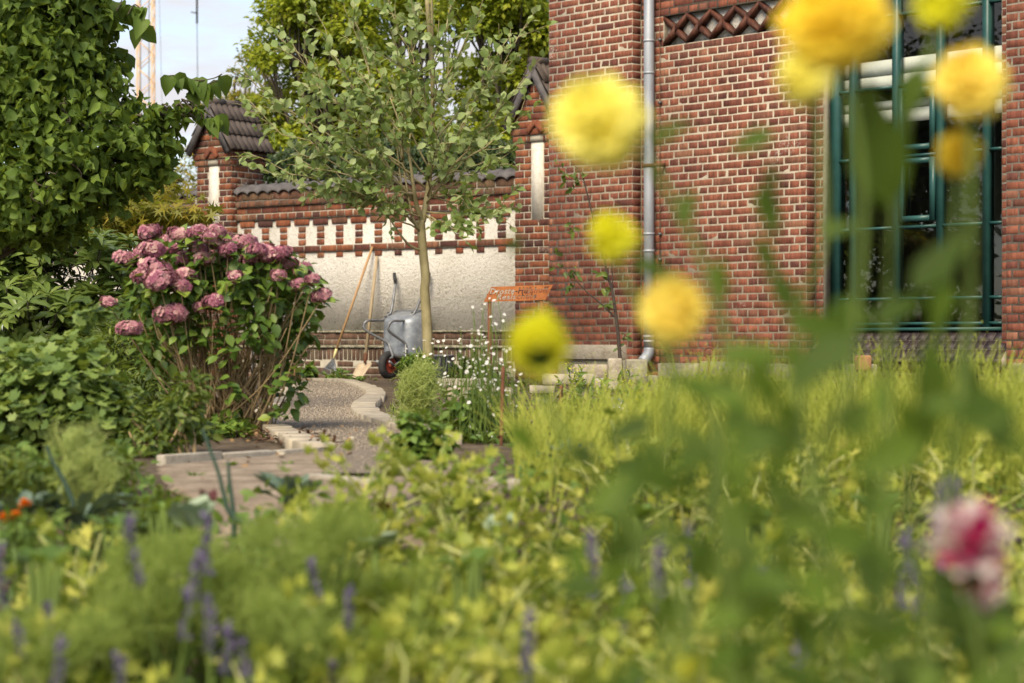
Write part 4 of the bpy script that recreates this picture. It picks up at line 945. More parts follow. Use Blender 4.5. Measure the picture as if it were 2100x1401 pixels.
def twig_leaves(mb, path_, n, tpl, s0, s1, spread=.6, t0=.25, rlo=0, rhi=1, up=.3):
    P_ = np.array(path_); k = len(P_)-1; u = np.sort(NR.uniform(t0, 1, n))*k; i = np.minimum(u.astype(int), k-1); f = (u-i)[:, None]
    p = P_[i]*(1-f)+P_[i+1]*f; d = nrm(P_[i+1]-P_[i]); ax = nrm(d*.7+rand_dirs(n)*spread+[0, 0, up*.2]); nm = nrm(rand_dirs(n)*.8+[0, -.3, up+.4])
    inst(mb, tpl, p, frames(ax, nm), NR.uniform(s0, s1, n), rlo+(rhi-rlo)*NR.random(n))
def plant(name, label, cat, x, y, D=None, group=None):
    """an empty on the ground; returns root and a function world->local offset"""
    p = G(x, y) if D is None else Vector((P(x, 0, D).x, D, gz(D))); return thing(name, label, cat, p, 0, group)
def loc(root, mb): off = np.array(root.location); mb.V = [v-off for v in mb.V]; return mb
# ================================================================== YOUNG WILLOW IN FRONT OF THE WALL
def willow():
    D = 18.6; root = plant('young_tree', 'slender young tree with grey-green oval leaves in front of the wall', 'tree', 878, 0, D)
    tr = MB(); tp = [P(x, y, D) for x, y in [(879, 790), (877, 700), (874, 640), (871, 595), (873, 570), (869, 530), (865, 485), (863, 452)]]; tp[0].z = -.05
    tr.tube(spline(tp, 5), np.interp(np.linspace(0, 1, 36), [0, .1, .5, 1], [.068, .05, .044, .040]), 9)
    main = [P(x, y, D+dd) for x, y, dd in [(866, 455, 0), (873, 420, .05), (880, 370, .1), (884, 300, .1), (888, 200, .1), (887, 100, .0), (885, 0, -.1), (882, -90, -.1)]]
    second = [P(x, y, D+dd) for x, y, dd in [(865, 455, 0), (853, 415, -.1), (848, 380, -.2), (835, 300, -.3), (800, 200, -.4)]]
    third = [P(x, y, D+dd) for x, y, dd in [(866, 515, 0), (840, 503, -.1), (820, 480, -.2), (800, 450, -.25), (770, 400, -.3), (742, 375, -.3)]]
    fourth = [P(x, y, D+dd) for x, y, dd in [(864, 478, 0), (850, 455, -.1), (840, 420, -.15), (832, 370, -.2), (818, 300, -.2)]]
    fifth = [P(x, y, D+dd) for x, y, dd in [(884, 405, 0), (900, 385, -.1), (925, 345, -.2), (960, 310, -.3)]]
    for q, a, b in ((main, .032, .008), (second, .028, .006), (third, .014, .004), (fourth, .015, .005), (fifth, .016, .005)):
        sp = spline(q, 5); tr.tube(sp, np.linspace(a, b, len(sp)), 7)
    tr.tube(spline([P(888, 200, D+.1), P(885, 130, D), P(880, 60, D), P(876, 0, D)], 4), .022, 7)
    lv = MB(); S = {'m': spline(main, 6), 's': spline(second, 6), 'f': spline(fourth, 6), 'q': spline(fifth, 6)}
    tg = [('m', .30, 690, 120, -.5), ('m', .35, 720, 30, .3), ('m', .25, 620, 170, -.2), ('s', .5, 600, 90, -.6), ('s', .6, 545, 40, .2), ('s', .45, 485, 125, -.2), ('s', .30, 560, 215, -.8), ('s', .25, 510, 205, .5),
          ('f', .6, 640, 10, .4), ('f', .5, 700, -40, -.2), ('m', .5, 780, -60, .5), ('m', .6, 830, -70, -.4), ('m', .7, 950, -60, .4), ('m', .55, 990, 0, -.5), ('m', .45, 1050, 70, .3), ('m', .4, 1100, 20, .6),
          ('m', .33, 1020, 140, -.5), ('m', .28, 1075, 160, -.2), ('m', .22, 1040, 215, .4), ('q', .8, 1080, 230, -.3), ('q', .6, 1050, 300, .2), ('q', .3, 1010, 330, -.5), ('m', .15, 950, 250, -.6), ('m', .2, 930, 150, .5),
          ('s', .2, 500, 312, -.4), ('s', .15, 545, 350, .1), ('f', .4, 590, 290, .3), ('f', .3, 640, 340, -.5), ('f', .6, 720, 230, -.6), ('s', .55, 660, 260, .5), ('s', .4, 620, 330, -.7), ('f', .8, 780, 130, .3),
          ('m', .45, 800, 60, -.6), ('m', .1, 1050, 425, -.3), ('m', .06, 1000, 455, -.5), ('q', .2, 975, 400, -.4), ('f', .2, 760, 320, -.6), ('m', .08, 930, 470, -.4), ('s', .1, 790, 410, -.5), ('q', .1, 1030, 440, .1), ('f', .1, 740, 390, -.1),
          ('m', .5, 900, 40, -.7), ('m', .38, 860, 110, -.7), ('s', .8, 740, 150, -.5), ('f', .9, 830, 220, -.7), ('m', .2, 900, 260, -.7), ('m', .18, 980, 290, .5), ('s', .7, 840, 60, .4), ('s', .35, 700, 290, .6)]
    for key, t, x, y, dd in tg:
        sp = S[key]; a = sp[int(t*(len(sp)-1))]; b = np.array(P(x, y, D+dd)); q = limb(a, b, -.03, 9, .05); L_ = np.linalg.norm(b-a)
        tr.tube(q, np.linspace(.010, .0028, 9), 5)
        twig_leaves(lv, q, int(8+8*L_), OVW, .065, .12, .8, .22)
        for k in range(int(3+4*L_)):
            u = R.uniform(.25, .95); i = min(int(u*8), 7); s0 = q[i]+(q[i+1]-q[i])*(u*8-i); d = nrm(nrm(b-a)+rand_dirs(1)[0]*.75); e = s0+d*R.uniform(.15, .42)
            qq = limb(s0, e, .02, 5, .05); tr.tube(qq, np.linspace(.0045, .0018, 5), 4); twig_leaves(lv, qq, R.randint(4, 7), OVW, .055, .115, .8, .1)
    tw = spline(third, 5); twig_leaves(lv, tw, 26, OVW, .05, .085, .8, .6)
    for _ in range(6):
        a = tw[R.randint(15, len(tw)-2)]; qq = limb(a, a+rand_dirs(1)[0]*.22, 0, 4); tr.tube(qq, .003, 4); twig_leaves(lv, qq, 7, OVW, .04, .075, .8, .1)
    loc(root, tr).build('trunk', M['bark_young'], root, True); loc(root, lv).build('crown', M['l_willow'], root, True)
willow()
# ================================================================== TREES AND HEDGE BEHIND THE WALL
def big_tree(name, label, x, D, clumps, n, tpl, s0, s1, m, trunk_r=.16, group=None, droop=.2, flat=.7, shell=.5, mbark='bark'):
    root = plant(name, label, 'tree', x, 0, D, group); tr = MB(); c0 = np.array([root.location.x, D, -.2]); C = np.array(clumps)
    top = C[:, :3].mean(axis=0); top[:2] = c0[:2]; th = max(top[2], 2)
    tk = [c0, c0+[0, 0, th*.45], c0+[.1, 0, th]]; tr.tube(spline(tk, 4), np.linspace(trunk_r, trunk_r*.45, 9), 8)
    for c in C:
        a = c0+[0, 0, min(th, max(.6, c[2]*.55))]; q = limb(a, c[:3], .04, 6, .08); tr.tube(q, np.linspace(trunk_r*.22, .010, 6), 5)
        for _ in range(4):
            e = c[:3]+rand_dirs(1)[0]*c[3:]*.8; tr.tube(limb(q[3], e, 0, 4), np.linspace(.02, .006, 4), 4)
    lv = MB(); leaves(lv, clumps, n, tpl, s0, s1, droop, flat, shell, zmin=.15)
    loc(root, tr).build('trunk', M[mbark], root, True); loc(root, lv).build('crown', M[m], root); return root
def cl_rand(x0, x1, y0, y1, D, dd, n, r0, r1, asp=.75):
    return [el(R.uniform(x0, x1), R.uniform(y0, y1), D+R.uniform(-dd, dd), r_, r_*asp) for r_ in [R.uniform(r0, r1) for _ in range(n)]]
big_tree('hornbeam', 'yellowing hornbeam with upright crown filling the sky behind the wall', 640, 30, cl_rand(575, 790, -160, 330, 30, .9, 34, 45, 80)+cl_rand(535, 650, 40, 330, 30, .6, 10, 35, 60), 36000, DIA, .07, .13, 'l_hornbeam', .2)
big_tree('hornbeam', 'yellow-green hornbeam growing right up against the brick hall corner', 1040, 29, cl_rand(950, 1140, -180, 370, 29, .9, 32, 45, 85), 34000, DIA, .07, .13, 'l_hornbeam', .2)
big_tree('hornbeam', 'thinner hornbeam with sky showing between the two dense ones', 850, 33, cl_rand(720, 960, -180, 40, 33, 1.0, 14, 50, 80)+cl_rand(740, 960, 200, 350, 33, .8, 16, 45, 75), 26000, DIA, .07, .13, 'l_hornbeam', .2)
big_tree('birch_tree', 'thin pale tree with sparse leaves behind the roofed pillar', 480, 44, cl_rand(350, 560, 200, 400, 44, 1.5, 14, 30, 50)+cl_rand(480, 560, 110, 240, 44, 1, 8, 20, 34), 7000, DIA, .08, .14, 'l_maple', .12)
def hedge():
    root = plant('clipped_hedge', 'dense dark green clipped hedge just behind the garden wall', 'hedge', 800, 0, 26.4); lv = MB(); n = 26000
    x0, x1 = P(500, 0, 27.5).x, P(1110, 0, 25.2).x; u = NR.random(n); p = np.stack([x0+(x1-x0)*u, 27.6-(2.4)*u+NR.uniform(-.45, .45, n), NR.uniform(1.9, 3.05, n)+.1*np.sin(u*40)], 1)
    lo = NR.random(n) < .25; p[lo, 2] = NR.uniform(.1, 2, lo.sum())
    fr_ = frames(rand_dirs(n)+[0, 0, -.3], rand_dirs(n)*.6+[-.3, -.7, .5]); inst(lv, DIA, p, fr_, NR.uniform(.06, .11, n), NR.random(n)); loc(root, lv).build('foliage', M['l_hedge'], root)
    ins = MB(); a, b = np.array([x0, 27.75, 0]), np.array([x1, 25.35, 0]); V = [a, b, b+[0, .25, 0], a+[0, .25, 0]]; ins.hexa([v-np.array(root.location) for v in V]+[v+[0, 0, 2.9]-np.array(root.location) for v in V]); ins.build('twig_core', M['twig'], root)
hedge()
# trees outside the left edge of the picture, seen dark in the window glass
for x, y, lb in ((-7.5, 11.5, 'broad dark tree standing to the left of the hazel'), (-8.5, 17.0, 'broad dark tree beyond the rhododendron at the left wall'), (-10.0, 23.5, 'broad dark tree at the far left end of the garden wall')):
    root = thing('garden_tree', lb, 'tree', (x, y, 0)); tr = MB().tube([(0, 0, -.1), (.1, 0, 1.6), (0, 0, 3.4)], [.2, .15, .06], 8); cl = [(R.uniform(-1.6, 1.6), R.uniform(-1.6, 1.6), R.uniform(.9, 5.0), 1.1, 1.1, .9) for _ in range(22)]
    for c in cl[:12]: tr.tube(limb((0, 0, 1.2), c[:3], .05, 5), np.linspace(.06, .015, 5), 5)
    lv = MB(); leaves(lv, cl, 9000, DIA, .13, .22, .3, .6); tr.build('trunk', M['bark'], root, True); lv.build('crown', M['l_hedge'], root)
# ================================================================== CORKSCREW HAZEL, TOP LEFT
def hazel():
    D = 11.5; root = plant('corkscrew_hazel', 'corkscrew hazel with twisted twigs and drooping crinkled dark leaves', 'tree', -60, 0, D)
    cl = [el(*c) for c in [(40, -40, D, 190, 110, .7), (120, 130, D, 130, 120, .6), (0, 180, D, 150, 150, .6), (210, 130, D+.2, 55, 60, .3), (215, 215, D, 70, 70, .35), (130, 290, D-.2, 150, 110, .5), (270, 290, D, 85, 70, .4), (330, 300, D+.1, 50, 50, .25), (320, 235, D, 55, 30, .2), (385, 225, D, 40, 22, .15), (60, 400, D-.2, 150, 110, .5), (200, 380, D, 100, 65, .4), (300, 355, D, 55, 35, .25), (110, 460, D, 95, 50, .35), (30, 470, D, 90, 40, .3), (150, -10, D, 80, 40, .4), (215, 40, D+.1, 45, 38, .2), (70, 60, D, 150, 90, .5)]]
    lv = MB(); p, o = samples(cl, 9500, .6); n = len(p); ax = nrm(o*[.5, .5, .2]+rand_dirs(n)*.7+[0, 0, -.7]); nm = nrm(o*.45+rand_dirs(n)*1.0+[-.1, -.3, .4]); fr_ = frames(ax, nm); sz = NR.uniform(.028, .08, n); rv = np.clip(NR.normal(.45, .28, n), 0, 1)
    for k in range(5): inst(lv, HAZV[k], p[k::5], fr_[k::5], sz[k::5], rv[k::5])
    tr = MB(); base = np.array([root.location.x, D, -.1])
    tr.tube(spline([base, base+[.05, 0, .6], base+[-.02, .05, 1.1], base+[.1, 0, 1.6]], 4), np.linspace(.11, .05, 13), 8)
    def cork(a, b, r):
        n_ = 26; t = np.linspace(0, 1, n_)[:, None]; L_ = np.linalg.norm(b-a); w_ = np.concatenate([np.sin(t*23), np.cos(t*19), np.sin(t*17+1)], 1)*.035*np.sin(np.pi*t); return a+(b-a)*t+w_
    for c in cl:
        a = base+[0, 0, R.uniform(.9, 1.6)]; tr.tube(cork(a, np.array(c[:3]), .02), np.linspace(.028, .008, 26), 5)
        for _ in range(5): e = np.array(c[:3])+rand_dirs(1)[0]*np.array(c[3:])*.95; tr.tube(cork(np.array(c[:3]), e, .01), np.linspace(.009, .003, 26), 4)
    # leafy twigs against the sky
    for pts in ([(330, 165), (350, 155), (380, 160), (410, 165), (440, 160), (455, 152)], [(262, 30), (275, 10), (288, 20), (292, 45), (285, 70)], [(380, 200), (400, 180), (420, 175), (445, 165)], [(200, 60), (240, 20), (250, 0)], [(400, 215), (430, 235), (445, 250)]):
        q = spline([P(x, y, D+R.uniform(-.1, .1)) for x, y in pts], 5); tr.tube(q, .004, 4); n = 8; i = NR.integers(3, len(q)-1, n)
        inst(lv, HAZ, q[i], frames(rand_dirs(n)*.6+[.1, -.1, -.8], rand_dirs(n)*.4+[0, -1, .4]), NR.uniform(.08, .13, n), NR.random(n)*.5)
    loc(root, tr).build('trunk', M['bark'], root, True); loc(root, lv).build('crown', M['l_hazel'], root, True)
hazel()
# ================================================================== SHRUBS AT THE LEFT
def shrub(name, label, x, D, clumps, n, tpl, s0, s1, m, stems=14, mstem='twig', cat='shrub', **kw):
    root = plant(name, label, cat, x, 0, D); lv = MB(); p = leaves(lv, clumps, n, tpl, s0, s1, zmin=.02, **kw); st = MB(); b = np.array(root.location)
    for i in range(stems): e = p[R.randrange(len(p))]; st.tube(limb(b+[R.uniform(-.12, .12), R.uniform(-.12, .12), -.03], e, -.06, 6, .05), np.linspace(.010, .003, 6), 5)
    loc(root, st).build('stems', M[mstem], root); loc(root, lv).build('foliage', M[m], root, True); return root
shrub('japanese_maple', 'yellow-green Japanese maple spreading in front of the brick wall', 250, 17, [el(*c) for c in [(240, 440, 17, 75, 35, .4), (320, 430, 17, 45, 25, .25), (385, 428, 16.8, 45, 16, .2), (420, 435, 16.7, 22, 10, .12), (200, 470, 17, 70, 35, .4), (290, 470, 17, 50, 22, .3), (340, 450, 17, 30, 18, .2), (150, 430, 17.3, 80, 45, .5), (240, 395, 17.4, 60, 25, .4), (300, 385, 17.6, 70, 25, .3)]], 2600, MAPLE, .10, .17, 'l_maple', 16, flat=.55, droop=.5, cat='tree')
def rhodo():
    D = 13.2; root = plant('rhododendron', 'rhododendron with long glossy leaves in whorls beside the hydrangea', 'shrub', 120, 0, D); lv = MB(); st = MB(); b = np.array(root.location)
    cl = [el(*c) for c in [(60, 540, D, 110, 70, .5), (170, 530, D, 90, 55, .45), (235, 560, D, 70, 60, .4), (200, 640, D, 110, 60, .5), (80, 640, D, 130, 80, .6), (0, 560, D, 90, 90, .5), (250, 690, D-.3, 80, 60, .4), (120, 720, D, 160, 60, .6), (290, 760, D-.5, 70, 60, .3), (215, 510, D, 50, 28, .25)]]
    p, o = samples(cl, 520, .3)
    for i in range(len(p)):
        c = p[i]; d0 = nrm(o[i]*.5+np.array([0, -.15, .8])); k = R.randint(7, 11); a0 = R.random()*6.28; x = nrm(np.cross(d0, [.3, .9, .1])); y = np.cross(d0, x)
        an = a0+np.arange(k)*2*math.pi/k+NR.normal(size=k)*.15; rad = np.cos(an)[:, None]*x+np.sin(an)[:, None]*y; ax = nrm(rad+d0*NR.uniform(.1, .75, (k, 1)))
        inst(lv, RHOD, np.tile(c, (k, 1))+ax*.01, frames(ax, np.tile(d0, (k, 1))+rad*-.3), NR.uniform(.10, .16, k), np.clip(NR.normal(.5, .2, k)+(.35 if R.random() < .03 else 0), 0, 1))
        st.tube([c-d0*.12, c], .004, 4)
        if i % 5 == 0: st.tube(limb(b+[R.uniform(-.4, .4), 0, 0], c-d0*.1, -.04, 6), np.linspace(.016, .005, 6), 5)
    loc(root, st).build('stems', M['twig'], root); loc(root, lv).build('foliage', M['l_rhodo'], root, True)
rhodo()
shrub('azalea_shrub', 'fine-leaved green shrub in the gap beside the hydrangea canes', 300, 11.2, [el(*c) for c in [(270, 700, 11.2, 70, 60, .3), (220, 720, 11.2, 70, 50, .3), (320, 780, 11, 60, 60, .3), (260, 800, 11, 80, 50, .3), (350, 690, 11.4, 60, 50, .3), (300, 630, 11.5, 60, 40, .3)]], 3600, OVN, .035, .065, 'l_small', 30)
shrub('currant_bush', 'broad bush with matt lobed leaves at the left edge of the garden', 70, 7.7, [el(*c) for c in [(70, 760, 7.7, 90, 45, .25), (-10, 800, 7.7, 90, 60, .3), (130, 780, 7.6, 100, 60, .3), (210, 810, 7.6, 50, 45, .2), (60, 840, 7.6, 120, 60, .3), (180, 860, 7.5, 70, 55, .25), (30, 920, 7.6, 90, 55, .25), (150, 715, 7.8, 55, 35, .15), (180, 640, 7.9, 26, 18, .08), (60, 725, 7.8, 50, 25, .15), (120, 930, 7.6, 80, 50, .25)]], 4200, LOBE, .035, .072, 'l_mallow', 26, flat=.62, droop=.45)
shrub('honeysuckle_shrub', 'loose low shrub with pale oval leaves at the foot of the hydrangea', 340, 7.4, [el(*c) for c in [(300, 910, 7.4, 70, 40, .2), (360, 850, 7.5, 50, 50, .18), (260, 860, 7.5, 45, 50, .18), (330, 960, 7.2, 55, 30, .15), (390, 800, 7.6, 30, 40, .12), (230, 960, 7.2, 60, 40, .2), (300, 1000, 7.0, 50, 25, .15), (400, 880, 7.6, 40, 25, .12)]], 1700, OV, .03, .058, 'l_small', 24, mstem='cane', rlo=.15)
shrub('strawberry_patch', 'low leafy green plants on the bark chips under the hydrangea', 450, 8.9, [el(*c) for c in [(430, 885, 8.9, 50, 14, .2), (490, 890, 8.8, 35, 14, .15), (390, 880, 8.9, 40, 18, .2), (470, 865, 9.1, 50, 12, .2), (350, 905, 8.6, 40, 12, .15)]], 520, OVW, .035, .06, 'l_hydra', 12, cat='plant', flat=.8)
for (x, y, D, r, n, lb) in [(628, 760, 22.2, 16, 60, 'small broad-leaved weed growing at the wall foot beside the rake'), (688, 772, 21.9, 24, 90, 'tuft of green weeds below the rake tines'), (752, 784, 21.6, 26, 110, 'leafy weeds growing between shovel blade and wheel'), (700, 778, 21.5, 22, 70, 'creeping weed in front of the shovel blade')]:
    shrub('weed_tuft', lb, x, D, [el(x, y, D, r, r*.5, .1)], n, OV, .05, .10 if r > 16 else .16, 'l_green', 4, cat='weed', flat=.75)
shrub('leafy_plant', 'bright green bushy plant growing in front of the wheelbarrow wheel', 862, 18.2, [el(*c) for c in [(850, 748, 18.2, 26, 18, .15), (836, 740, 18.2, 14, 11, .1), (866, 742, 18.3, 16, 12, .1), (850, 731, 18.2, 14, 8, .08), (862, 764, 18.1, 24, 13, .12), (840, 766, 18.1, 20, 12, .1)]], 620, OVN, .055, .10, 'l_green', 20, cat='plant', rlo=.2)
shrub('ivy_tangle', 'dark weeds between the grey tub and the rusty sign post', 955, 20.4, [el(*c) for c in [(945, 765, 20.4, 22, 28, .15), (975, 752, 20.6, 30, 25, .15), (1005, 770, 20.2, 30, 18, .15)]], 520, OV, .05, .10, 'l_small', 14, cat='weed')
# ================================================================== HYDRANGEA
def hydrangea():
    D = 9.3; root = plant('hydrangea', 'tall hydrangea with faded pink flower heads on bare brown canes', 'shrub', 478, 0, D); b = np.array([P(478, 0, D).x, D, 0]); st = MB(); lv = MB(); heads = []
    for cx, cy, wd in [(285,152,115),(300,245,130),(155,300,120),(315,360,170),(345,415,165),(450,165,100),(545,150,90),(655,145,90),(645,210,90),(470,300,110),(545,325,110),(665,290,150),(490,390,100),(460,450,90),(405,600,155),(640,535,100),(570,560,60),(175,685,115),(800,215,140),(760,395,70),(845,300,100),(960,275,150),(1020,262,85),(920,360,80),(1000,390,65),(1110,365,130),(1185,415,60),(1105,440,70),(1240,500,90),(60,540,65),(525,215,60),(700,185,80),(590,300,90),(385,200,80),(250,280,90),(720,250,80),(880,250,90),(610,180,80),(420,240,80),(240,390,90),(560,245,80),(830,360,70),(1060,320,80)]:
        x, y = cx/2.694+200, cy/2.694+420; dd = R.uniform(-.38, .12) if y < 560 else R.uniform(-.45, -.3); wd *= .98; heads.append((np.array(P(x, y, D+dd)), wd/2.694*D/FPX))
    for c, wd in heads:                                    # each head is a mass of four-petalled florets on its own cane
        n = int(70+wd*750); d = rand_dirs(n, .25); p = d*[wd*.5, wd*.45, wd*.27]*(1+.25*np.sin(np.arctan2(d[:, 1], d[:, 0])*3+R.random()*6))[:, None]; fl = MB(); a = NR.uniform(0, 6.28, n); base = NR.normal(R.uniform(.35, .62), .27, n)
        x = nrm(np.cross(d, rand_dirs(n))); y = np.cross(d, x)
        for q in range(4):
            an = a+q*math.pi/2; ax = np.cos(an)[:, None]*x+np.sin(an)[:, None]*y+d*NR.uniform(-.1, .5, (n, 1)); inst(fl, ovate(.95, .05, .15, ((.35, .8), (.75, .9))) if q == 0 else PET, p, frames(ax, d), NR.uniform(.015, .024, n), np.clip(base+NR.normal(size=n)*.06+d[:, 2]*.12, 0, 1))
        o = fl.build('flower_head', M['petal_hyd'], root); o.location = Vector(c-np.array(root.location)); o.rotation_euler = (R.uniform(-.3, .3), R.uniform(-.3, .3), 0)
        s0 = b+[R.uniform(-.16, .16), R.uniform(-.12, .12), -.02]; mid = s0*.45+c*.55+[0, 0, -.10]; st.tube(spline([s0, mid, c-[0, 0, wd*.2]], 6), np.linspace(.005, .0022, 13), 5)
        k = R.randint(4, 7); ax = rand_dirs(k)*[1, 1, .25]; inst(lv, OVW, np.tile(c-[0, 0, wd*.32], (k, 1)), frames(ax+[0, 0, .05], np.tile([0, -.25, 1.], (k, 1))+rand_dirs(k)*.3), NR.uniform(.06, .095, k), NR.random(k))
    for i in range(120):                                    # bare canes fanning from the base
        s0 = b+[R.uniform(-.17, .17), R.uniform(-.15, .12), -.02]; x = R.uniform(-1, 1); e = b+[x*.36+R.uniform(-.05, .05), R.uniform(-.3, .2), R.uniform(.38, .66)]; q = limb(s0, e, R.uniform(-.06, .03), 7, .06); st.tube(q, np.linspace(R.uniform(.003, .007), .002, 7), 5)
        for _ in range(2):
            j = R.randint(2, 5); st.tube(limb(q[j], q[j]+nrm(q[j+1]-q[j]+rand_dirs(1)[0]*.03)*R.uniform(.05, .16)+[R.uniform(-.03, .03), 0, .02], 0, 4), np.linspace(.003, .0014, 4), 4)
    cl = [el(*c) for c in [(330, 560, D, 70, 50, .25), (400, 540, D, 80, 45, .3), (480, 530, D, 80, 45, .3), (560, 560, D, 70, 55, .3), (620, 590, D, 38, 55, .2), (590, 650, D, 55, 60, .22), (550, 620, D-.1, 60, 60, .25), (340, 640, D, 60, 50, .25), (440, 590, D, 90, 35, .3), (610, 690, D, 35, 40, .15), (300, 600, D, 40, 50, .2), (575, 740, D+.1, 40, 45, .15), (500, 590, D-.2, 60, 35, .2), (370, 590, D-.2, 60, 40, .2), (640, 620, D, 20, 30, .1), (330, 720, D-.1, 50, 50, .2), (600, 800, D+.1, 30, 60, .12), (400, 680, D-.25, 60, 40, .1), (520, 680, D-.25, 60, 40, .1)]]
    leaves(lv, cl, 2300, OVW, .035, .075, .35, .5, .45)
    for x, y in ((475, 790), (480, 810), (410, 705), (462, 705), (470, 640), (560, 800), (565, 840), (450, 740), (600, 760), (540, 905), (390, 660)):
        c = np.array(P(x, y, D-.3)); k = R.randint(5, 8); inst(lv, OVW, c+NR.normal(size=(k, 3))*.025, frames(rand_dirs(k)*[1, .6, .4], rand_dirs(k)*.3+[0, -.6, .9]), NR.uniform(.045, .075, k), NR.random(k))
    loc(root, st).build('canes', M['cane'], root); loc(root, lv).build('foliage', M['l_hydra'], root, True)
PET = ovate(.95, .05, .15, ((.35, .8), (.75, .9)))
hydrangea()
# ================================================================== SAPLING BY THE HALL
def sapling():
    D = 18.4; root = plant('sapling', 'thin dark sapling with few leaves against the brick hall', 'tree', 1277, 0, D); tr = MB(); lv = MB()
    q = lambda pts: spline([P(x, y, D) for x, y in pts], 5)
    a = q([(1277, 785), (1272, 740), (1268, 690), (1262, 640), (1256, 600), (1245, 560), (1237, 520), (1222, 470), (1205, 400), (1195, 365), (1180, 340)]); tr.tube(a, np.linspace(.022, .004, len(a)), 6)
    b = q([(1260, 650), (1235, 625), (1205, 600), (1178, 572), (1165, 560)]); tr.tube(b, np.linspace(.010, .003, len(b)), 5)
    c = q([(1256, 600), (1256, 570), (1255, 540), (1256, 500)]); tr.tube(c, np.linspace(.008, .003, len(c)), 5)
    for x, y, n, r in ((1160, 360, 10, 14), (1185, 365, 8, 12), (1175, 385, 6, 10), (1165, 465, 6, 10), (1178, 470, 5, 10), (1175, 560, 12, 14), (1163, 590, 8, 8), (1150, 545, 5, 10), (1140, 515, 4, 8), (1238, 590, 6, 12), (1245, 625, 6, 8), (1232, 560, 5, 8), (1278, 690, 4, 8), (1270, 715, 3, 6), (1150, 340, 5, 10)):
        p = np.array(P(x, y, D))+NR.normal(size=(n, 3))*r*D/FPX*.5; inst(lv, OV, p, frames(rand_dirs(n)+[0, 0, -.5], rand_dirs(n)*.5+[0, -.8, .3]), NR.uniform(.05, .095, n), NR.random(n)); tr.tube([P(x, y, D), np.array(P(x, y, D))+[.06, 0, -.05]], .002, 4)
    loc(root, tr).build('trunk', M['twig'], root); loc(root, lv).build('crown', M['l_small'], root, True)
sapling()
